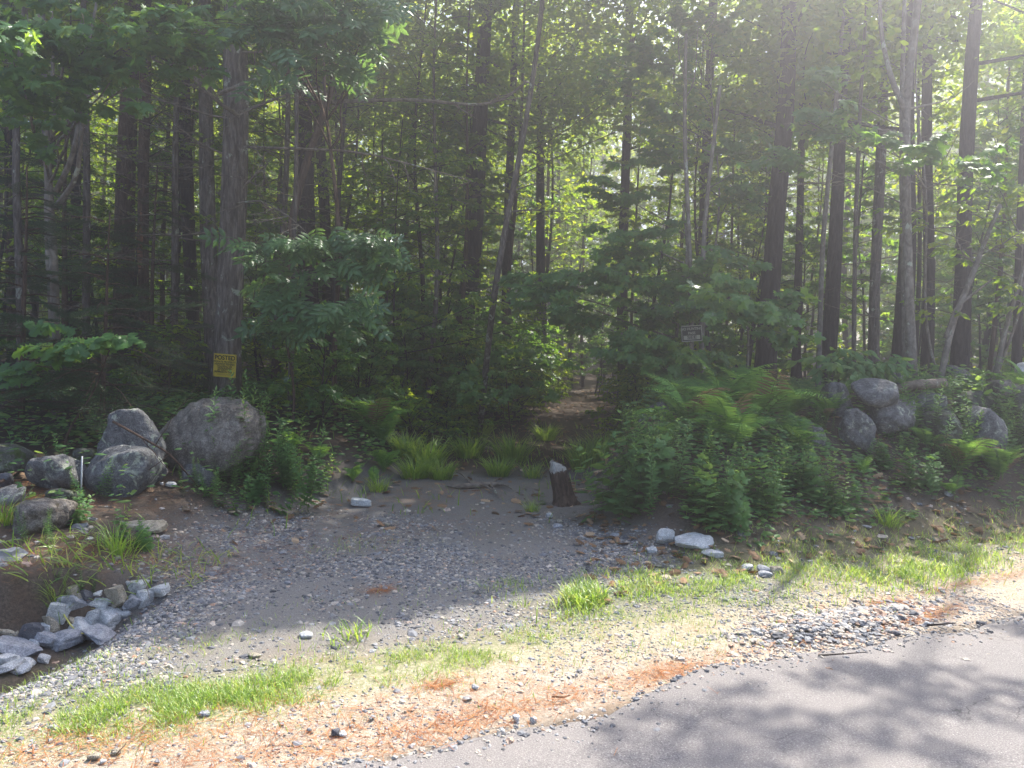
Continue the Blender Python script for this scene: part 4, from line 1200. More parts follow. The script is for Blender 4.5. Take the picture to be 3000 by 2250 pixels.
for lab, pts, w_, par in [('lichened', [(705, 330, 9.6), (780, 300, 9.3), (860, 270, 9.1), (925, 255, 9.0)], 9, 0), ('long', [(715, 430, 9.7), (850, 435, 9.2), (1000, 440, 8.9), (1100, 455, 8.7), (1200, 480, 8.6), (1380, 530, 8.5)], 8, 0),
                          ('curved', [(700, 340, 9.7), (640, 300, 9.4), (600, 260, 9.2), (570, 235, 9.1)], 12, 0), ('rising', [(640, 275, 9.5), (740, 235, 9.3), (800, 190, 9.2), (900, 140, 9.0)], 12, 0), ('stub', [(712, 550, 9.6), (750, 510, 9.4), (785, 480, 9.3)], 9, 0),
                          ('reaching', [(930, 300, 12.2), (1000, 297, 11.5), (1200, 290, 11), (1400, 310, 10.6), (1480, 290, 10.5), (1540, 240, 10.4)], 12, 5)]:
    gg, b_ = bough(lab, pts, w_, len(lab))
    o = gg.obj('dead_limb', M['deadwood'], TREES[par][0], False)
    o.location = Vector(b_) - Vector(TREES[par][1])

# dead twiggy branches, lower left: spruces with dead lower boughs ------------
_tw = []
for k_ in range(14):
    L = .55
SPR = Geo()


def conifer_bough(seed, L=.9):
    """flat spray: a twig with side shoots set with short needles; lies along +Y"""
    gs = np.random.default_rng(seed)
    g1, g2 = Geo(), Geo()
    sh = []
    n_ = 12
    for i_ in range(n_):
        t = (i_ + 1) / (n_ + 1)
        for sgn in (-1, 1):
            l_ = L * .5 * (1 - t) ** .8 * gs.uniform(.7, 1.1) + .05
            a = np.array([0, t * L, -.10 * L * t * t]); d = norm(np.array([sgn * .8, .75, gs.uniform(-.2, .1)]))
            sh.append((a, a + d * l_))
            for j_ in range(int(l_ / .06)):
                u_ = (j_ + 1) / (int(l_ / .06) + 1)
                a2 = a + d * l_ * u_
                for s2 in (-1, 1):
                    d2 = norm(np.array([sgn * .4 + s2 * .55 * .7, .8 - s2 * sgn * .45, gs.uniform(-.25, .1)]))
                    sh.append((a2, a2 + d2 * (.03 + .07 * (1 - u_)) * gs.uniform(.8, 1.3)))
    sh.append((np.zeros(3), np.array([0, L, -.1 * L])))
    A = np.array([s_[0] for s_ in sh]); B = np.array([s_[1] for s_ in sh])
    tubes_many(g1, A, B, .0022, .001, seg=1)
    ln = np.linalg.norm(B - A, axis=1)
    P, D, Nn = [], [], []
    for a, b_, l_ in zip(A, B, ln):
        k2 = max(5, int(l_ / .0045)); t = gs.random(k2)[:, None]
        p = a + (b_ - a) * t; d = norm(b_ - a)
        rd = norm(gs.normal(0, 1, (k2, 3)) * [1, 1, .6] + [0, 0, .15])
        P.append(p); D.append(norm(rd + d * .8)); Nn.append(gs.normal(0, 1, (k2, 3)))
    P = np.vstack(P)
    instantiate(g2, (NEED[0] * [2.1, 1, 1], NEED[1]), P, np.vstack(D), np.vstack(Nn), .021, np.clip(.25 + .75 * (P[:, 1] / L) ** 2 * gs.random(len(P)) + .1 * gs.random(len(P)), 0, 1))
    return g1.mesh('bough_twig', M['bark_brown']), g2.mesh('bough_needles', M['conifer'])


BOUGH = [conifer_bough(900 + k_) for k_ in range(4)]


def spruce(label, px, depth, H, r_max, z0, seed, rows=9, per=6, extra=()):
    b = ground_at(px, depth)
    root = thing('spruce', label, 'conifer', b, 0, 'young spruces behind the left boulders')
    gs = np.random.default_rng(seed)
    g1 = Geo(); tube(g1, bend_line(np.array([0, 0, -.05]), np.array([.05, 0, H]), 12, .006, seed), np.linspace(.05, .012, 12) * H / 4, 8, wob=.05)
    g1.obj('trunk', M['bark_brown'], root, True)
    lst = []
    for i_ in range(rows):
        h_ = z0 + (H - z0) * i_ / rows
        for k_ in range(per):
            a = gs.random() * 6.28; rr = r_max * (1 - .75 * i_ / rows) * gs.uniform(.7, 1.1)
            lst.append((h_ + gs.normal() * .1, a, rr))
    for e_ in extra: lst.append(e_)
    g2 = Geo()
    for h_, a, rr in lst:
        Lb = .9; nb = max(1, int(rr / .75))
        tubes_many(g2, [[0, 0, h_]], [[math.cos(a) * rr, math.sin(a) * rr, h_ - .12 * rr]], .012, .003, seg=3, sag=-.05)
        for q_ in range(nb):
            st = rr * (q_ + .25) / nb
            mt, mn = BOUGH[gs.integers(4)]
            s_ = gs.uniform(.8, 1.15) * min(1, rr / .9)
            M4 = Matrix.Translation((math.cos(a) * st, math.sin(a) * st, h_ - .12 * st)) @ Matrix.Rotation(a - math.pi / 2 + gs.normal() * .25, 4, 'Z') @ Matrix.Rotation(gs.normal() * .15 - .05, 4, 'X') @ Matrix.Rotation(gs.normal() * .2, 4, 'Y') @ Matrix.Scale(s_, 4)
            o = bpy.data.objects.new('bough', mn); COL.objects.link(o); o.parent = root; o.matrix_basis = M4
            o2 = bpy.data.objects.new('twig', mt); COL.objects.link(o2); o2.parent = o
    g2.obj('limb', M['bark_brown'], root, True)
    return root, b


spruce('dark young spruce filling the left edge behind the boulders', 60, 7.8, 2.6, 1.1, .25, 71, 7, 5)
spruce('young spruce whose boughs reach over the dome boulder', 300, 7.6, 2.2, 1.0, .3, 73, 6, 5, extra=[(.62, -1.2, 1.15), (.55, -.9, 1.2), (.7, -1.5, 1.1), (.6, -1.9, 1.1)])
spruce('bushy spruce between the brown trunks and the signed trunk', 440, 10.4, 3.1, 1.0, .3, 75, 8, 5)
spruce('taller spruce behind the left-edge spruce', 180, 10.5, 4.0, 1.4, .4, 77, 8, 4)
spruce('spruce in deep shade at the left edge', -60, 10.2, 3.6, 1.4, .4, 79, 8, 4)
spruce('small spruce right behind the largest boulder', 490, 9.5, 1.3, .55, .3, 81, 5, 5)

# dead conifer branches tangle between the left trunks
for k_, (px, dep, lab) in enumerate([(250, 10.4, 'dead slender conifer bristling with bare grey branches, left of the wide brown trunk'), (500, 10.6, 'dead conifer with bare interlaced branches beside the black straight trunk'),
                                     (60, 9.8, 'dead conifer with long bare branches near the left edge'), (800, 11.5, 'dead conifer pole with bare twigs right of the signed trunk')]):
    b = ground_at(px, dep)
    root = thing('dead_conifer', lab, 'dead tree', b, 0, 'dead conifers in the left wood')
    g1 = Geo(); L_ = bend_line(np.array([0, 0, -.05]), np.array([rng.uniform(-.1, .2), 0, 7.5]), 14, .008, k_)
    tube(g1, L_, np.linspace(.055, .02, 14), 8, wob=.05); g1.obj('trunk', M['bark_grey'], root, True)
    for q_ in range(26):
        hh = .9 + 4.2 * q_ / 26; p = np.array([np.interp(hh, L_[:, 2], L_[:, 0]), np.interp(hh, L_[:, 2], L_[:, 1]), hh])
        a = rng.random() * 6.28
        gd = Geo(); dead_twigs(gd, p, (math.cos(a), math.sin(a), rng.uniform(-.25, .1)), rng.uniform(.7, 1.5), .009, int(rng.integers(1e9)), 2 if q_ % 3 == 0 else 1)
        gd.obj('dead_branch', M['deadwood'], root)


# ------------------------------------------------------------------ instanced background wood
def proto_sapling(seed, H, leaf, tpl, size, nb=26, z0=.25, spread=1.3, bark='bark_dark', per=11):
    gs = np.random.default_rng(seed)
    g1, g2, g3 = Geo(), Geo(), Geo()
    L_ = bend_line(np.array([0, 0, -.1]), np.array([gs.normal() * .25, gs.normal() * .25, H]), 16, .012, seed)
    tube(g1, L_, np.linspace(.012 + .0045 * H, .006, 16), 6)
    Cs, O = [], []
    for k_ in range(nb):
        t = z0 + (1 - z0) * (k_ + gs.random()) / nb
        p = np.array([np.interp(t * H, L_[:, 2], L_[:, q_]) for q_ in (0, 1)] + [t * H])
        a = gs.random() * 6.28; rr = spread * (1 - .6 * t) * gs.uniform(.5, 1.1)
        e = p + [math.cos(a) * rr, math.sin(a) * rr, gs.uniform(0, .5)]
        tubes_many(g2, [p], [e], .009, .003, seg=3, sag=-.06)
        c_ = (p + e * 2) / 3
        sprays(g3, g2, c_, np.array([.42, .42, .10]), 5, tpl, size, int(gs.integers(1e9)), .2, per=per, origin=p)
    return g1, g2, g3


def sapling_proto(label, seed, H, leaf, tpl, size, **kw):
    _k = globals()['lit_keep']
    globals()['lit_keep'] = lambda P: np.ones(len(P), bool)
    g1, g2, g3 = proto_sapling(seed, H, leaf, tpl, size, **kw)
    globals()['lit_keep'] = _k
    root = thing('understory_tree', label, 'tree', (0, 0, 0), 0, 'slender understory trees inside the wood')
    root.name = 'understory_tree'; KIDS[id_(root)] = [g1.obj('trunk', M[kw.get('bark', 'bark_dark')], root, True), g2.obj('limb', M[kw.get('bark', 'bark_dark')], root, True), g3.obj('crown', M[leaf], root)]
    return root


def tall_proto(label, seed, H, bark='bark_dark', r_=.16, z0=.42, cr_=2.3, clumps=110, per=42):
    gs = np.random.default_rng(seed)
    g1, g2, g3 = Geo(), Geo(), Geo()
    L_ = bend_line(np.array([0, 0, -.2]), np.array([gs.normal() * .5, gs.normal() * .5, H]), 20, .006, seed)
    rad = np.linspace(r_, r_ * .3, 20); rad[0] *= 1.35
    tube(g1, L_, rad, 10, wob=.05, seed=seed)
    C, Rr = [], []
    nl_ = 22
    for k_ in range(nl_):
        t = z0 + (1 - z0) * (k_ + gs.random()) / nl_
        p = np.array([np.interp(t * H, L_[:, 2], L_[:, q_]) for q_ in (0, 1)] + [t * H])
        a = gs.random() * 6.28; rr = cr_ * (1 - .5 * ((t - z0) / (1 - z0)) ** 2) * gs.uniform(.5, 1.15)
        e = p + [math.cos(a) * rr, math.sin(a) * rr, gs.uniform(.2, 1.3)]
        tube(g2, bend_line(p, e, 6, .03, int(gs.integers(1e9))), np.linspace(r_ * .25, .012, 6), 4)
        for q_ in range(clumps // nl_):
            C.append(p + (e - p) * gs.uniform(.3, 1.1) + gs.normal(0, .4, 3)); Rr.append(gs.uniform(.4, .85))
    for k_ in range(8):
        t = gs.uniform(.12, z0)
        p = np.array([np.interp(t * H, L_[:, 2], L_[:, q_]) for q_ in (0, 1)] + [t * H]); a = gs.random() * 6.28
        dead_twigs(g2, p, (math.cos(a), math.sin(a), .1), gs.uniform(.5, 1.4), .012, int(gs.integers(1e9)), 1)
    crown_leaves(g3, np.array(C), np.array(Rr), per, DIA, .15, seed + 9, prune=False)
    root = thing('woodland_tree', label, 'tree', (0, 0, 0), 0, 'tall trees standing deeper in the wood')
    KIDS[id_(root)] = [g1.obj('trunk', M[bark], root, True), g2.obj('limb', M[bark], root, True), g3.obj('crown', M['canopy'], root)]
    return root


LS = ['slender understory tree with small dark maple leaves, deeper in the wood', 'slim beech-like understory tree with bright flat sprays, deeper in the wood', 'tall thin pole tree leafy only near its top, deeper in the wood',
      'bushy understory maple with low leaves, deeper in the wood', 'fine-leaved beech pole catching sun, deeper in the wood', 'thin maple pole with sparse layered leaves, deeper in the wood']
SP = [sapling_proto(LS[0], 201, 5.5, 'maple', MAPLE_LO, .12, nb=24), sapling_proto(LS[1], 202, 6.5, 'beech', DIA, .085, nb=44), sapling_proto(LS[2], 203, 9.0, 'beech', DIA, .09, nb=44, z0=.3),
      sapling_proto(LS[3], 204, 3.2, 'maple', MAPLE_LO, .12, nb=20, z0=.15), sapling_proto(LS[4], 205, 7.5, 'beech', DIA, .09, nb=44, z0=.25, bark='bark_grey'), sapling_proto(LS[5], 206, 8.5, 'canopy', MAPLE_LO, .12, nb=36, z0=.3, bark='bark_brown')]
LT = ['tall dark-barked tree with a high crown, deeper in the wood', 'tall grey-barked tree with a high crown, deeper in the wood', 'slim tall brown-barked tree, deeper in the wood']
TP = [tall_proto(LT[0], 301, 17, 'bark_dark', .11, .38, clumps=115), tall_proto(LT[1], 302, 15, 'bark_grey', .085, .34, clumps=115), tall_proto(LT[2], 303, 13, 'bark_brown', .06, .28, clumps=130)]
used = set()
LL = ['knee-high to chest-high leafy maple seedling on the dark forest floor', 'low beech seedling with small bright leaves on the dark forest floor']
LOWP = [sapling_proto(LL[0], 211, 1.5, 'maple', MAPLE_LO, .10, nb=16, z0=.1, spread=.7), sapling_proto(LL[1], 212, 1.2, 'beech', DIA, .09, nb=18, z0=.08, spread=.7)]
for r_0, g_0 in ((LOWP[0], 0), (LOWP[1], 0)):
    r_0.name = 'seedling'; r_0['category'] = 'seedling'; r_0['group'] = 'seedlings on the forest floor'


def place(protos, x, y, k_, s_):
    z = float(height(x, y)) - .03
    p = protos[k_]
    rz = rng.random() * 6.28
    if p.name not in used:
        used.add(p.name); p.location = (x, y, z); p.rotation_euler = (0, 0, rz); p.scale = (s_,) * 3
    else:
        copy_thing(p, (x, y, z), rz, s_)


def blocks(x, y, lo, hi, rad):
    for hx, hy, hz, r in _hl[:3]:
        for z in np.arange(lo, hi, 1.0):
            if (x - hx - z * SDX) ** 2 + (y - hy - z * SDY) ** 2 < rad * rad: return True
    return False


def free(x, y, taken, dmin):
    return all((x - a) ** 2 + (y - b) ** 2 > dmin * dmin for a, b in taken)


taken = []
cnt = 0
while cnt < 285:
    y = 11.5 + 27 * rng.random() ** 1.25; x = rng.uniform(-.72, .78) * (y + 2)
    if (y < 21 and path_L(y) - .3 < x < path_R(y) + .3) or not free(x, y, taken, .6): continue
    if ndist(x, y) < 6.5 or blocks(x, y, 1, 8, 1.1): continue
    taken.append((x, y))
    place(SP, x, y, int(rng.choice(6, p=[.16, .2, .18, .16, .16, .14])), rng.uniform(.75, 1.15)); cnt += 1
for x, y, k_, s_ in ((2.3, 21.5, 3, 1.0), (3.4, 22.5, 0, .8), (4.3, 24, 3, 1.2), (1.7, 22.6, 3, .9), (3.0, 25, 0, .9), (2.2, 19.6, 3, .5), (4.9, 26, 1, .9), (3.7, 28, 3, 1.3)):
    place(SP, x, y, k_, s_)
low = 0
while low < 165:
    y = rng.uniform(8.5, 24); x = rng.uniform(-.7, .75) * (y + 1)
    if path_L(y) - .35 < x < path_R(y) + .35: continue
    if rng.random() < .55:
        x = path_L(y) - rng.uniform(.2, 2.5) if rng.random() < .6 else path_R(y) + rng.uniform(.3, 2.0)
    if ndist(x, y) < (4.9 if abs(x) < 2.6 else 6.3): continue
    sx_, _q = px_of((x, y, 1.0))
    if (abs(sx_ - 650) < 150 and y < 10.6) or (abs(sx_ - 2026) < 110 and y < 9.8): continue
    place([LOWP[0], LOWP[1]], x, y, int(rng.integers(2)), rng.uniform(.4, .85) if y < 12 else rng.uniform(.6, 1.2)); low += 1
cnt = 0; tk = []
while cnt < 74:
    y = 15 + 40 * rng.random() ** 1.1; x = rng.uniform(-.8, .95) * (y + 4)
    if (y < 26 and path_L(y) - .3 < x < path_R(y) + .3) or not free(x, y, tk, 1.9): continue
    tk.append((x, y))
    if blocks(x, y, 5, 17, 2.1): continue
    k_, s_ = int(rng.choice(3)), rng.uniform(.8, 1.1)
    if (17, 15, 13)[k_] * s_ * .43 > (y - float(np.interp(x, _sh[:, 0], _sh[:, 1])) + max(0, x - _sh[-1, 0]) * -.45) * NY + .3: continue
    place(TP, x, y, k_, s_); cnt += 1

# the far wood, one mass
fw = Geo(); k_ = 300000
y = rng.uniform(40, 72, k_); x = rng.uniform(-1.0, 1.1, k_) * y; z = rng.random(k_) ** .85 * (21 + 5 * fbm(x * .1, y * .1, 2))
kk = fbm(x * .45 + z * .21, z * .5 + y * .3, 3) > .36
P = np.stack([x, y, z + .6], -1)[kk]; k_ = len(P)
instantiate(fw, DIA, P, norm(rng.normal(0, 1, (k_, 3))), norm(rng.normal(0, .6, (k_, 3)) + [0, 0, .8]), rng.uniform(.3, .5, k_), rng.random(k_), 0)
for t_ in range(160):
    yy = rng.uniform(39, 72); xx = rng.uniform(-1, 1.1) * yy
    tube(fw, np.array([[xx, yy, .2], [xx + rng.normal() * .3, yy, 9], [xx + rng.normal() * .6, yy, 18]]), [.16, .13, .08], 6, mat=1)
o = fw.obj('distant_woodland', [M['canopy'], M['bark_dark']]); tag(o, 'far mass of trees closing the view behind the wood', 'woodland', None, 'stuff')

# ------------------------------------------------------------------ ferns
def frond_mesh(seed, n_=30, w=.26, arch=.5, mat='fern'):
    gs = np.random.default_rng(seed)
    gg = Geo()
    t = np.linspace(0, 1, n_)
    ang = np.interp(t, [0, .4, 1], [R(80), R(58), R(2 - 25 * arch)])
    st = 1.0 / n_
    y = np.cumsum(np.cos(ang) * st); z = np.cumsum(np.sin(ang) * st)
    sp = np.stack([.03 * np.sin(t * 3 + seed), y, z], -1)
    tube(gg, sp[::3], np.linspace(.006, .002, len(sp[::3])), 4, .2)
    T = norm(np.gradient(sp, axis=0))
    W = w * np.interp(t, [0, .14, .3, .5, .8, 1], [0, .25, .85, 1, .55, .04])
    PIN = (np.array([(0, 0, 0), (.07, .1, .01), (.1, .45, 0), (.05, .8, -.04), (0, 1, -.1), (-.05, .8, -.04), (-.1, .45, 0), (-.07, .1, .01)]), [np.array([[0, 1, 7], [1, 2, 6], [1, 6, 7], [2, 3, 5], [2, 5, 6], [3, 4, 5]])])
    for sgn in (-1, 1):
        kk = W > .012
        side = np.array([sgn, 0, 0])
        up = norm(np.cross(T, np.array([1.0, 0, 0])) * -1); up = np.where(up[:, 2:3] < 0, -up, up)
        D = norm(side[None] + T * .35 + up * -.12 + gs.normal(0, .05, T.shape))
        instantiate(gg, (PIN[0] * [.62, 1, 1], PIN[1]), sp[kk], D[kk], up[kk] + gs.normal(0, .15, up[kk].shape), W[kk] * gs.uniform(.9, 1.08, kk.sum()), np.clip(t[kk] * .5 + .4 * gs.random(kk.sum()), 0, 1))
    return gg.mesh('frond', M[mat])


FR = [frond_mesh(400 + k_, 30 + 2 * k_, .2 + .03 * (k_ % 3), .3 + .3 * (k_ % 3)) for k_ in range(6)]
FRD = frond_mesh(444, 30, .2, .9, 'dead_leaf')
FERNS = [('wide dark fern clump left of the path, under the leaning pole', 1090, 1290, .75, 13), ('second dark fern clump nearer the signed tree side', 1180, 1270, .7, 11), ('feathery fern behind the two bright small ferns', 1120, 1310, .5, 9),
         ('bright sunlit small fern at the drive corner', 1035, 1415, .28, 8), ('bright fern right behind the sunlit small one', 1125, 1385, .36, 8), ('tiny bright fern in front of the fern pair', 1100, 1425, .24, 6),
         ('little fern among weeds below the largest boulder', 930, 1360, .34, 7), ('tall fern at the left end of the big right fern bank', 2010, 1290, .8, 11), ('upright golden-green fern in the right fern bank', 2090, 1270, 1.0, 13),
         ('largest fern in the middle of the right fern bank', 2210, 1280, 1.0, 14), ('arching fern at the front of the right fern bank', 2140, 1330, .8, 12), ('fern reaching toward the speckled boulder', 1930, 1350, .55, 10),
         ('fern behind the fern bank with long feathery fronds', 2310, 1240, .6, 12), ('fern leaning at the round boulder with fanned fronds', 2415, 1235, .45, 10), ('fern with drooping fronds under the big fern bank', 2330, 1330, .6, 10),
         ('yellow-green fern on the bank at far right', 2810, 1400, .62, 13), ('fern spilling down the bank right of the yellow-green one', 2920, 1410, .6, 12), ('small sunlit fern at the foot of the right bank', 2790, 1455, .3, 8),
         ('small fern catching light in the middle of the bank', 2530, 1400, .3, 7), ('fern cut by the right picture edge', 2995, 1200, .7, 9), ('low fern between the shrubs left on the bank', 1860, 1430, .4, 8),
         ('fern in shade beside the grass at the path mouth', 1310, 1270, .4, 8), ('single fern in front of the weathered log', 2720, 1330, .45, 9), ('pale fern left of the fern pair, under the weeds', 850, 1330, .35, 7)]
for k_, (lab, px, py, s_, n_) in enumerate(FERNS):
    p0 = hit(px, py); root = thing('fern', lab, 'fern', p0, 0, 'ferns on the verge and banks')
    for q_ in range(n_):
        o = bpy.data.objects.new('frond', FRD if q_ > 4 and rng.random() < .12 else FR[rng.integers(6)]); COL.objects.link(o); o.parent = root
        o.rotation_euler = (rng.normal() * .18, rng.normal() * .1, q_ * 6.283 / n_ + rng.normal() * .3)
        o.scale = (s_ * rng.uniform(.75, 1.15),) * 3
        o.location = (rng.normal() * .03 * s_, rng.normal() * .03 * s_, 0)


# ------------------------------------------------------------------ tall weeds (goldenrod-like)
def weed_mesh(seed, H=1.0, n_=64, leafl=.125, tpl=LANCE, tone=0.0):
    gs = np.random.default_rng(seed)
    g1 = Geo(); g2 = Geo()
    L_ = bend_line(np.zeros(3), np.array([gs.normal() * .06, gs.normal() * .06, H]), 8, .015, seed)
    tube(g1, L_, np.linspace(.004, .0015, 8), 4)
    t = np.linspace(.12, 1, n_); a = np.arange(n_) * 2.4
    P = np.stack([np.interp(t, np.linspace(0, 1, 8), L_[:, q_]) for q_ in range(3)], -1)
    D = np.stack([np.cos(a), np.sin(a), np.interp(t, [0, .8, 1], [.15, .5, 1.2])], -1) + gs.normal(0, .12, (n_, 3))
    instantiate(g2, (tpl[0] * [1.9 if tpl is LANCE else 1.25, 1, 1], tpl[1]), P, D, np.stack([-np.cos(a) * .4, -np.sin(a) * .4, np.ones(n_)], -1), leafl * np.interp(t, [.1, .5, 1], [1.1, 1, .45]) * gs.uniform(.8, 1.2, n_), np.clip(.2 + tone + .6 * t * gs.random(n_), 0, 1))
    return g1.mesh('stem', M['stem']), g2.mesh('leaves', M['weed'])


WD = [weed_mesh(500 + k_) for k_ in range(5)]
WB = [weed_mesh(520 + k_, n_=(34, 26, 18, 14, 30)[k_], leafl=(.11, .15, .2, .24, .13)[k_], tpl=(ELL, ELL, ELL, MAPLE, ELL)[k_], tone=(-.1, 0, .15, .05, .4)[k_]) for k_ in range(5)]
WEEDS = [('tall goldenrod in front of the right end of the largest boulder', 665, 1440, .5, 5, 0), ('tallest goldenrod clump right of the posted sign', 710, 1400, .85, 10, 0), ('goldenrod clump with loose stems right of the largest boulder', 780, 1415, .8, 9, 0),
         ('sunlit goldenrod standing alone before the dome boulder', 322, 1410, .42, 1, 0), ('little pale weed in front of the angular boulder', 270, 1470, .40, 3, 0), ('thin bent weed over the dark oval boulder', 180, 1400, .4, 2, 0),
         ('pale sunlit weed at the drive side of the goldenrods', 850, 1430, .55, 4, 0), ('weed clump in shade left of the fern pair', 900, 1440, .45, 5, 1), ('goldenrod clump hiding the log on the right wall', 2750, 1330, .75, 11, 0),
         ('goldenrod clump right of the long greenish boulder', 2965, 1340, .7, 8, 0), ('weed clump on the bank below the wall boulders', 2560, 1360, .3, 7, 1), ('broad-leaved weeds filling the left end of the right bank', 1890, 1450, .7, 10, 1),
         ('goldenrod at the left corner of the right bank', 1960, 1470, .75, 9, 0), ('broad-leaved weeds hanging over the bank slabs', 2090, 1540, .5, 9, 1), ('broad-leaved weeds under the big fern bank', 2210, 1480, .6, 10, 1),
         ('weeds right of the split stump', 1860, 1400, .5, 8, 1), ('goldenrod rising left of the speckled boulder', 1860, 1360, .6, 8, 0), ('weeds in the middle of the right bank', 2360, 1460, .5, 9, 1),
         ('small broad-leaved weed clump above the split rock', 2450, 1500, .35, 6, 1), ('weeds on the bank under the yellow-green fern', 2700, 1440, .4, 7, 1), ('dense weeds low at the far right', 2990, 1330, .7, 9, 1),
         ('tiny green sprout left of the split stump', 1570, 1480, .14, 2, 1), ('seedling with round leaves on the cut bank', 230, 1700, .14, 3, 1), ('weeds topping the cut bank in sun', 105, 1590, .26, 4, 0),
         ('weed clump where the cut bank meets the drive', 380, 1590, .25, 5, 1), ('low weeds around the small grey boulder', 640, 1470, .25, 6, 1), ('weeds beside the low mossy green boulder', 230, 1530, .24, 6, 1), ('leafy weed clump at the drive mouth by the ferns', 760, 1480, .26, 6, 1),
         ('weeds screening the base of the largest boulder', 600, 1455, .3, 5, 0), ('weeds covering the wide sloping boulder foot', 2640, 1310, .25, 7, 1), ('weeds left of the grey wall boulder', 2390, 1260, .35, 6, 0), ('weeds between fern bank and second sign', 2000, 1200, .55, 8, 1)]
for k_, (lab, px, py, H, n_, kind) in enumerate(WEEDS):
    p0 = hit(px, py); root = thing('goldenrod' if kind == 0 else 'weed_clump', lab, 'weed', p0, 0, 'tall weeds on the verge and banks')
    sp_ = .06 + .18 * min(H, 1) * (n_ / 10)
    for q_ in range(int(n_ * 1.6)):
        ms, ml = (WD if kind == 0 else WB)[rng.integers(5)]
        o = bpy.data.objects.new('stem', ms); COL.objects.link(o); o.parent = root
        x_, y_ = rng.normal() * sp_, rng.normal() * sp_ * .6
        o.location = (x_, y_, float(height(p0[0] + x_, p0[1] + y_)) - p0[2] - .01)
        o.rotation_euler = (rng.normal() * .2, rng.normal() * .24, rng.random() * 6.28)
        s_ = H * rng.uniform(.6, 1.05); o.scale = (s_ if kind == 0 else s_ * 1.3, s_ if kind == 0 else s_ * 1.3, s_)
        o2 = bpy.data.objects.new('foliage', ml); COL.objects.link(o2); o2.parent = o

# low mixed ground cover on banks: nobody could count it
gcv = Geo()
x, y = scatter(34000, -5.5, 6.5, 4.8, 13, lambda x, y: np.where(x > path_R(y) + .3, sstep(1.45, 2.1, ndist(x, y)), np.where(x < path_L(y) - .05, .45 * sstep(3.0, 4.6, ndist(x, y)), 0)) * np.clip(2.4 * (fbm(x * 1.1 + 3, y * 1.1, 3) - .33), .08, 1))
for rep_ in range(5):
    k_ = len(x); a = rng.random(k_) * 6.28; hh = rng.uniform(.02, .30, k_) * (.5 + fbm(x, y, 2)) * sstep(1.4, 2.6, ndist(x, y))
    P = np.stack([x + rng.normal(0, .05, k_), y + rng.normal(0, .05, k_), height(x, y) + hh + .01], -1)
    instantiate(gcv, ELL, P, np.stack([np.cos(a), np.sin(a) - .3, .1 + 0 * a], -1), norm(rng.normal(0, .4, (k_, 3)) + [0, -.35, 1]), rng.uniform(.04, .095, k_), rng.random(k_))
o = gcv.obj('ground_cover', M['weed']); tag(o, 'low leafy plants carpeting the banks and forest edge', 'ground cover', None, 'stuff')

# grass tufts at the path mouth
TUFTS = [('wide low grass tuft in front of the ferns left of the path mouth', 1215, 1400, .30), ('low grass tuft spilling onto the dirt left of the driftwood', 1290, 1405, .26), ('grass tuft behind the driftwood fork end', 1460, 1395, .28), ('low grass tuft between driftwood and stump', 1560, 1400, .24), ('grass tuft below the two bright small ferns', 1110, 1440, .2), ('long arching grass tuft left of the path mouth', 1250, 1370, .42), ('long grass tuft in the middle of the path mouth', 1500, 1350, .42), ('drooping grass tuft right of the path mouth', 1720, 1370, .45), ('grass tuft behind the driftwood branch', 1370, 1340, .36),
         ('grass tuft between ferns and driftwood', 1190, 1340, .38), ('shaded grass tuft farther up the path', 1600, 1290, .32), ('dark grass tuft at the left of the path, farther back', 1400, 1280, .32), ('grass tuft hanging over the cut bank', 340, 1620, .22), ('grass tuft hugging the split stump', 1770, 1330, .4),
         ('small drooping tuft low on the cut bank', 165, 1780, .14), ('pale grass tuft beside the pinkish boulder', 10, 1530, .24), ('little tuft by the cream cobble', 1560, 1500, .14), ('dry grass tuft on the right bank foot', 2600, 1540, .22), ('bright tuft standing in sun by the drive edge', 1700, 1770, .15)]
for k_, (lab, px, py, h_) in enumerate(TUFTS):
    p0 = hit(px, py); n_ = 320 if h_ > .25 else 120
    gg = Geo(); rr = h_ * .45
    a = rng.random(n_) * 6.28; r1 = rr * rng.random(n_) ** .7
    P = np.stack([np.cos(a) * r1, np.sin(a) * r1 * .7, -.01 + 0 * a], -1)
    P[:, 2] += height(p0[0] + P[:, 0], p0[1] + P[:, 1]) - p0[2]
    D = np.stack([np.cos(a) * .5 * rng.random(n_), np.sin(a) * .5 * rng.random(n_), np.ones(n_)], -1)
    instantiate(gg, (BLADE[0] * [.42, 1, 1.3], BLADE[1]), P, D, np.stack([np.cos(a), np.sin(a), 0 * a], -1) + rng.normal(0, .4, (n_, 3)), h_ * rng.uniform(.5, 1.15, n_), rng.random(n_) * .7)
    o = gg.obj('grass_tuft', M['grass'], loc=p0); tag(o, lab, 'grass tuft', 'grass tufts around the path mouth')


# ------------------------------------------------------------------ stump, driftwood, log, brush pile, sticks
p0 = hit(1652, 1478); dist_ = (p0 - CAM) @ cf; k1 = dist_ / F * .88
root = thing('tree_stump', 'broken rotten stump with pale bleached top, right of the drive', 'stump', p0)
root.rotation_euler = (0, -.14, 0)
prof = [(0, 52, 0), (12, 40, 2), (45, 31, -2), (85, 29, -6), (110, 26, -8), (132, 22, -12), (142, 18, -14), (148, 10, -15)]
th = np.arange(22) * 2 * math.pi / 22
gs = np.random.default_rng(5)
V = []
for h_, r_, dx in prof:
    jag = 1 + .13 * np.sin(th * 3 + 1) + .09 * np.sin(th * 7 + 2) + .08 * gs.normal(size=22)
    V.append(np.stack([(dx + r_ * jag * np.cos(th)) * k1, (r_ * .8 * jag * np.sin(th)) * k1, (h_ - 4 + (2 * gs.random(22) - 7 * np.cos(th)) * (1.0 if h_ > 100 else 0.0)) * k1], -1))
V = np.stack(V); kk_ = 22
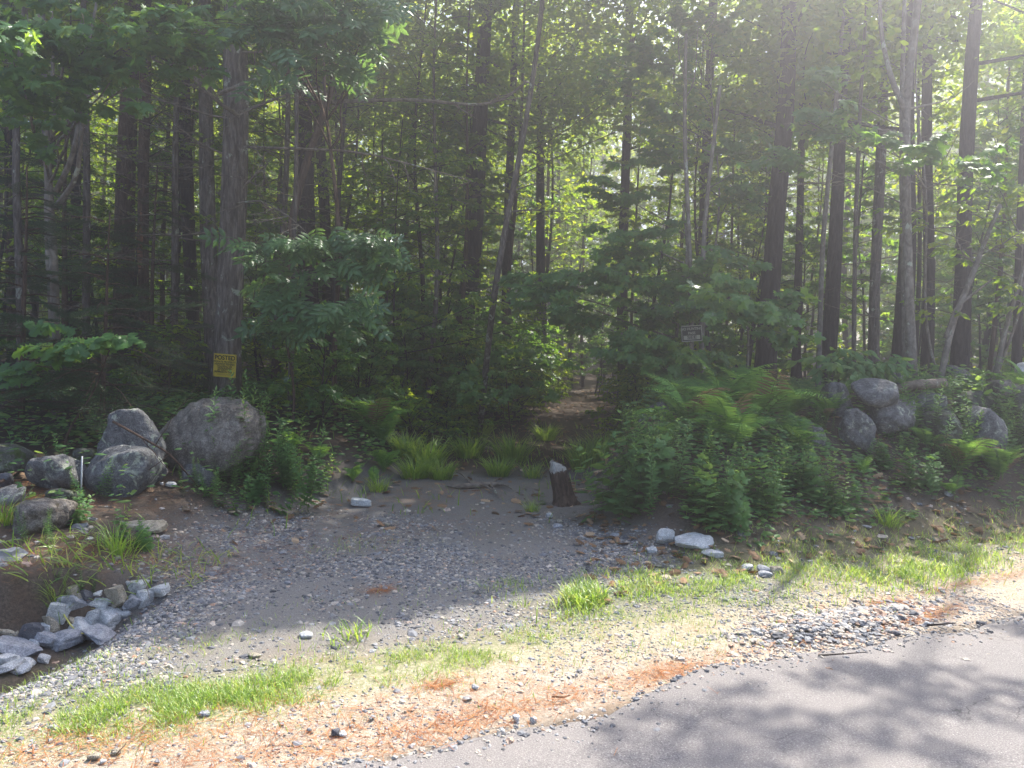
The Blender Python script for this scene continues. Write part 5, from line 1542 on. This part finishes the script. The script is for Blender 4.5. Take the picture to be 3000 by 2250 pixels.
i = np.arange(len(prof) - 1)[:, None] * kk_; j = np.arange(kk_)[None]; j2 = (j + 1) % kk_
gg = Geo(); gg.add(V.reshape(-1, 3), [np.stack([i + j, i + j2, i + kk_ + j2, i + kk_ + j], -1).reshape(-1, 4)])
m, nt, out = newmat('rotten_wood')
v = coords(nt, 'Object', (14, 14, 5)); n1 = noise(nt, 2.2, 6, .7, v, .5)
c = ramp(nt, n1, [(.3, (.02, .013, .01)), (.5, (.075, .05, .038)), (.72, (.16, .115, .085))])
sx_ = N_(nt, 'SeparateXYZ'); nt.links.new(coords(nt, 'Object'), sx_.inputs[0])
hh_ = math_(nt, 'MULTIPLY_ADD', sx_.outputs[2], 3.2 / .5); nt.nodes[-1].inputs[2].default_value = -1.15 * 1.0
nb_ = noise(nt, 7, 4, .6, coords(nt, 'Object', (1.2, 1.2, .8)), .8)
mk_ = ramp(nt, math_(nt, 'MULTIPLY', nb_, math_(nt, 'MINIMUM', math_(nt, 'MAXIMUM', hh_, 0.0), 1.0)), [(.46, (0, 0, 0)), (.5, (1, 1, 1))])
c = mixc(nt, mk_, c, ramp(nt, noise(nt, 40, 4, .6, coords(nt, 'Object', (3, 3, .6))), [(.3, (.22, .21, .19)), (.7, (.5, .485, .45))]))
principled(nt, out, c, .93, bump(nt, n1, 1.0, .03), .15); M['rot'] = m
gg.obj('rotten_wood', M['rot'], root, True)
gg = Geo()
A_ = [hit(1305, 1432), hit(1350, 1434), hit(1410, 1430), hit(1450, 1428), hit(1490, 1432)]
tube(gg, np.array(A_) + [[0, 0, .03]], [.012, .026, .03, .022, .008], 8, wob=.1)
for q_, (a, b) in enumerate([((1400, 1428), (1455, 1452)), ((1440, 1426), (1475, 1405)), ((1430, 1426), (1462, 1465)), ((1380, 1425), (1330, 1385)), ((1450, 1428), (1500, 1440)), ((1330, 1385), (1320, 1378))]):
    pa, pb = hit(*a), hit(*b); tube(gg, np.array([pa + [0, 0, .03], (pa + pb) / 2 + [0, 0, .05], pb + [0, 0, .02]]), [.012, .008, .004], 6)
o = gg.obj('driftwood_branch', M['deadwood'], smooth=True); tag(o, 'weathered forked branch lying across the top of the drive', 'branch')
gg = Geo()
tube(gg, np.array([at(2628, 1140, 8.5), at(2690, 1128, 8.45), at(2770, 1122, 8.5)]), [.05, .055, .045], 12, wob=.08)
o = gg.obj('weathered_log', M['deadwood'], smooth=True); tag(o, 'grey weathered log resting on the right stone wall', 'log')
BR = [((815, 1190), (1080, 1165), .03), ((830, 1215), (1050, 1150), .025), ((860, 1170), (1010, 1200), .03), ((900, 1220), (1100, 1190), .035), ((850, 1160), (990, 1130), .02), ((940, 1140), (1080, 1210), .02), ((880, 1240), (1060, 1215), .025), ((960, 1200), (1020, 1110), .015),
      ((1200, 1120), (1460, 1105), .045), ((1130, 1150), (1330, 1128), .03)]
LB = ['upper long dead stick of the brush pile', 'dead stick slanting up through the brush pile', 'short thick dead stick in the brush pile', 'thickest lower dead branch of the brush pile', 'thin top stick of the brush pile', 'dead stick slanting down across the brush pile', 'lowest dead branch of the brush pile', 'twig standing up from the brush pile',
      'long fallen log left of the path, behind the grass', 'fallen branch left of the fallen log']
for q_, ((a0, a1), (b0, b1), r_) in enumerate(BR):
    pa, pb = ground_at(a0, 10.6 + .1 * q_), ground_at(b0, 10.9 - .06 * q_)
    if q_ < 8:
        pa = pa + [0, 0, .03 + .05 * q_]; pb = pb + [0, 0, .05 + .03 * ((q_ * 3) % 5)]
    gg = Geo(); tube(gg, bend_line(pa, pb, 8, .02, q_), np.linspace(r_, r_ * .5, 8), 7, wob=.08)
    if q_ < 8: dead_twigs(gg, (pa + pb) / 2, (rng.normal(), rng.normal() * .5, .8), .4, .007, q_, 1)
    o = gg.obj('dead_stick' if q_ < 8 else 'fallen_log', M['deadwood'] if q_ % 2 == 0 else M['bark_brown'], smooth=True); tag(o, LB[q_], 'branch' if q_ < 8 else 'log', 'dead wood lying in the forest edge')
ST = [('dark_stick', 'short dark stick lying on the asphalt', [(2398, 1941), (2470, 1938), (2541, 1932)], .008, 'bark_dark', .02), ('dark_stick', 'dark stick in the red needles at the road edge', [(2715, 1850), (2750, 1846), (2800, 1843)], .007, 'bark_dark', .02),
      ('bent_branch', 'long thin branch slanting across the dome boulder', [(330, 1235), (430, 1290), (500, 1330), (580, 1355)], .011, 'bark_brown', .22), ('dead_stick', 'thin stick lying left of the dark oval boulder', [(0, 1438), (60, 1400), (118, 1360)], .012, 'bark_brown', .05),
      ('dead_stick', 'curved dry stalk arching at the right end of the ditch stones', [(380, 1700), (405, 1675), (430, 1715), (438, 1755)], .004, 'deadwood', .12), ('dead_stick', 'straight dry twig at the bottom left gravel', [(340, 2240), (365, 2215), (370, 2200)], .003, 'bark_brown', .02),
      ('dead_stick', 'reddish twig in sand near the road edge', [(1615, 2062), (1650, 2060), (1670, 2056)], .005, 'orange_bark', .015)]
for q_, (nm_, lab, pts_, r_, mt, lift) in enumerate(ST):
    base_ = [hit(*p_) for p_ in pts_]
    if nm_ == 'bent_branch':
        base_ = [at(pts_[0][0], pts_[0][1], 5.9), at(pts_[1][0], pts_[1][1], 5.85), at(pts_[2][0], pts_[2][1], 5.9), hit(590, 1440)]
    elif lab.startswith('curved'):
        dd_ = base_[0][1]; base_ = [at(p_[0], p_[1], dd_ - .15 * i2) for i2, p_ in enumerate(pts_)]
    else:
        base_ = [b_ + [0, 0, lift + .012] for b_ in base_]
    P = np.array(base_); t = np.linspace(0, 1, len(P)); tt = np.linspace(0, 1, 12)
    Q = np.stack([np.interp(tt, t, P[:, k_]) for k_ in range(3)], -1); Q[1:-1] = (Q[:-2] + 2 * Q[1:-1] + Q[2:]) / 4
    gg = Geo(); tube(gg, Q, np.linspace(r_, r_ * .5, 12), 6, wob=.1, seed=q_)
    if nm_ == 'bent_branch':
        for i2 in (3, 5, 7): dead_twigs(gg, Q[i2], (-.3 + .3 * i2 % 1, -.1, -.6 + .4 * (i2 % 3)), .5, .004, i2 * 7, 1)
    o = gg.obj(nm_, M[mt], smooth=True); tag(o, lab, 'stick')
# yellow string and white stake
m, nt, out = newmat('yellow_string'); principled(nt, out, (.55, .5, .12), .6)
P = [hit(x_, y_) for x_, y_ in ((168, 1835), (185, 1868), (205, 1884), (230, 1892), (248, 1894))]
gg = Geo(); tube(gg, np.array(P) + [[0, 0, .075]], .004, 6)
o = gg.obj('string', m, smooth=True); tag(o, 'short yellow string draped over the ditch stones', 'string')
m, nt, out = newmat('white_stake'); principled(nt, out, (.5, .5, .48), .6)
b = hit(237, 1458); gg = Geo(); tube(gg, np.array([b - [0, 0, .05], b + [.004, 0, .14], b + [.006, 0, .31]]), .006, 6)
o = gg.obj('marker_stake', m, smooth=True); tag(o, 'thin white stake standing beside the dark oval boulder', 'stake')


# ------------------------------------------------------------------ signs
def text(body, size, loc, parent, mat, bold=.0, sx=1):
    c_ = bpy.data.curves.new('lettering', 'FONT'); c_.body = body; c_.size = size; c_.align_x = 'CENTER'; c_.align_y = 'CENTER'
    c_.offset = bold; c_.extrude = .0004; c_.materials.append(mat)
    t_ = bpy.data.objects.new('tmp', c_); COL.objects.link(t_); bpy.context.view_layer.update()
    me_ = bpy.data.meshes.new_from_object(t_.evaluated_get(bpy.context.evaluated_depsgraph_get())); bpy.data.objects.remove(t_)
    o = bpy.data.objects.new('lettering', me_); COL.objects.link(o); o.parent = parent
    o.location = loc; o.rotation_euler = (R(90), 0, 0); o.scale = (sx, 1, 1)
    return o


def box(geo, c_, s_, mat=0):
    x, y, z = [np.array(s_)[k_] / 2 for k_ in range(3)]
    v = np.array([(-x, -y, -z), (x, -y, -z), (x, y, -z), (-x, y, -z), (-x, -y, z), (x, -y, z), (x, y, z), (-x, y, z)]) + c_
    geo.add(v, [np.array([[0, 3, 2, 1], [4, 5, 6, 7], [0, 1, 5, 4], [1, 2, 6, 5], [2, 3, 7, 6], [3, 0, 4, 7]])], .5, mat)


m, nt, out = newmat('yellow_sign')
principled(nt, out, mixc(nt, ramp(nt, noise(nt, 14, 4, .6, coords(nt, 'Object')), [(.4, (0, 0, 0)), (.75, (.35, .35, .35))]), (.72, .52, .045), (.42, .33, .08)), .5)
mk, ntk, outk = newmat('sign_black'); principled(ntk, outk, (.02, .013, .01), .6)
root_t, b_t, dv_t, r_t = TREES[0]
sgn_p = at(658, 1071, 9.8 - r_t * 1.12 - .03)
w_ = 66 * sgn_p[1] / F; h_ = 68 * sgn_p[1] / F
sg = thing('posted_sign', 'yellow posted sign nailed to the large grey-brown trunk', 'sign', sgn_p)
sg.rotation_euler = (R(2), R(3.2 - 1.0), 0)
gg = Geo()
nu = 9
xs_ = np.linspace(-w_ / 2, w_ / 2, nu)
vv = []
for zz in (-h_ / 2, 0, h_ / 2):
    for xx in xs_: vv.append((xx, .006 * (xx / w_ * 2) ** 2, zz))
vv = np.array(vv); n0 = len(vv)
vv = np.vstack([vv, vv + [0, .002, 0]])
f = []
for a in range(2):
    for c_ in range(nu - 1):
        q0 = a * nu + c_; f.append([q0, q0 + 1, q0 + nu + 1, q0 + nu]); f.append([n0 + q0, n0 + q0 + nu, n0 + q0 + nu + 1, n0 + q0 + 1])
gg.add(vv, [np.array(f)]); gg.obj('panel', m, sg, True)
U = w_
yf = -.0012
text('POSTED', U * .27, (0, yf, h_ * .33), sg, mk, .0022, .93)
for s_, z_, t_ in ((.105, .155, 'PRIVATE PROPERTY'), (.10, .045, 'HUNTING FISHING'), (.10, -.045, 'TRAPPING OR'), (.10, -.125, 'TRESPASSING'), (.10, -.205, 'BY WRITTEN'), (.10, -.285, 'PERMISSION ONLY')):
    text(t_, U * s_ * 1.05, (0, yf, h_ * z_), sg, mk, .0006)
gg = Geo(); box(gg, (0, yf, h_ * .095), (w_ * .78, .0008, .003)); box(gg, (.01, yf, -h_ * .37), (w_ * .7, .0008, .0018)); box(gg, (.01, yf, -h_ * .41), (w_ * .7, .0008, .0018)); gg.obj('rule_line', mk, sg)
gg = Geo()
for cx_, cz_ in ((-.46, .46), (.46, .46), (-.46, -.46), (.46, -.46)): tube(gg, np.array([(cx_ * w_, -.004, cz_ * h_), (cx_ * w_, .01, cz_ * h_)]), .004, 8)
gg.obj('nail', M['stone_dark'], sg)

m2, nt, out = newmat('sign_brown'); principled(nt, out, ramp(nt, noise(nt, 20, 4, .6, coords(nt, 'Object')), [(.3, (.03, .028, .022)), (.7, (.075, .065, .05))]), .8)
m3_, nt, out = newmat('sign_cream'); principled(nt, out, (.32, .31, .25), .8)
sp2 = at(2026, 977, 9.35); w2 = 62 * 9.35 / F; h2 = 46 * 9.35 / F
s2 = thing('hunting_sign', 'tilted dark sign with cream border behind the maple leaves', 'sign', sp2)
s2.rotation_euler = (0, R(-6), R(6))
gg = Geo(); box(gg, (0, 0, 0), (w2, .012, h2)); gg.obj('panel', m2, s2)
gg = Geo()
box(gg, (0, -.008, h2 * .48), (w2, .006, h2 * .05)); box(gg, (0, -.008, -h2 * .48), (w2, .006, h2 * .05)); box(gg, (-w2 * .485, -.0081, 0), (w2 * .03, .006, h2 * .9)); box(gg, (w2 * .485, -.0081, 0), (w2 * .03, .006, h2 * .9))
gg.obj('frame', m3_, s2)
text('NO HUNTING', w2 * .17, (0, -.0068, h2 * .29), s2, m3_, .0012, .95)
text('PASS', w2 * .17, (0, -.0068, h2 * .02), s2, m3_, .0012)
gg = Geo(); box(gg, (0, -.0075, -h2 * .25), (w2 * .8, .003, h2 * .26)); gg.obj('band', m3_, s2)
text('SEE', w2 * .2, (0, -.0095, -h2 * .25), s2, m2, .0012, 1.6)
gg = Geo(); tube(gg, np.array([(0, .03, -1.1), (0, .03, h2 * .3)]), .02, 6); gg.obj('post', M['deadwood'], s2)

# ------------------------------------------------------------------ light
w = bpy.data.worlds.new('World'); sc.world = w; w.use_nodes = True
nt = w.node_tree
bg = nt.nodes['Background']
sky = nt.nodes.new('ShaderNodeTexSky'); sky.sky_type = 'NISHITA'; sky.sun_disc = False
sky.sun_elevation = SUN_EL; sky.sun_rotation = SUN_AZ; sky.air_density = 1.0; sky.dust_density = 1.5
nt.links.new(sky.outputs[0], bg.inputs[0]); bg.inputs[1].default_value = 0.13
sl = bpy.data.lights.new('sun', 'SUN'); sl.energy = 5.0; sl.angle = R(.53); sl.color = (1, .95, .86)
so = bpy.data.objects.new('sun', sl); COL.objects.link(so)
Sv = Vector((math.sin(SUN_AZ) * math.cos(SUN_EL), math.cos(SUN_AZ) * math.cos(SUN_EL), math.sin(SUN_EL)))
so.rotation_euler = Sv.to_track_quat('Z', 'Y').to_euler()

GLARE_HAZE = True  # volume added to imitate veiling lens glare, brightest toward the sun
if GLARE_HAZE:
    gg = Geo(); x0, x1, y0, y1, z0, z1 = -125, 125, -65, 135, -1.5, 30
    v = np.array([(x0, y0, z0), (x1, y0, z0), (x1, y1, z0), (x0, y1, z0), (x0, y0, z1), (x1, y0, z1), (x1, y1, z1), (x0, y1, z1)])
    gg.add(v, [np.array([[0, 3, 2, 1], [4, 5, 6, 7], [0, 1, 5, 4], [1, 2, 6, 5], [2, 3, 7, 6], [3, 0, 4, 7]])])
    m, nt, out = newmat('haze')
    pv = nt.nodes.new('ShaderNodeVolumePrincipled'); pv.inputs['Color'].default_value = (.93, .92, 1, 1)
    pv.inputs['Density'].default_value = .0145; pv.inputs['Anisotropy'].default_value = .8
    nt.links.new(pv.outputs[0], out.inputs['Volume'])
    o = gg.obj('haze', m); tag(o, 'thin haze added to imitate the veil of lens glare', 'haze', None, 'stuff')

sc.view_settings.view_transform = 'Standard'; sc.view_settings.look = 'None'
sc.view_settings.exposure = 1.95; sc.view_settings.gamma = 1
cy = sc.cycles
cy.max_bounces = 6; cy.diffuse_bounces = 4; cy.glossy_bounces = 2; cy.transmission_bounces = 4; cy.volume_bounces = 0; cy.transparent_max_bounces = 8
cy.volume_step_rate = 4; cy.volume_max_steps = 64
cy.use_denoising = True
cy.sample_clamp_indirect = 6
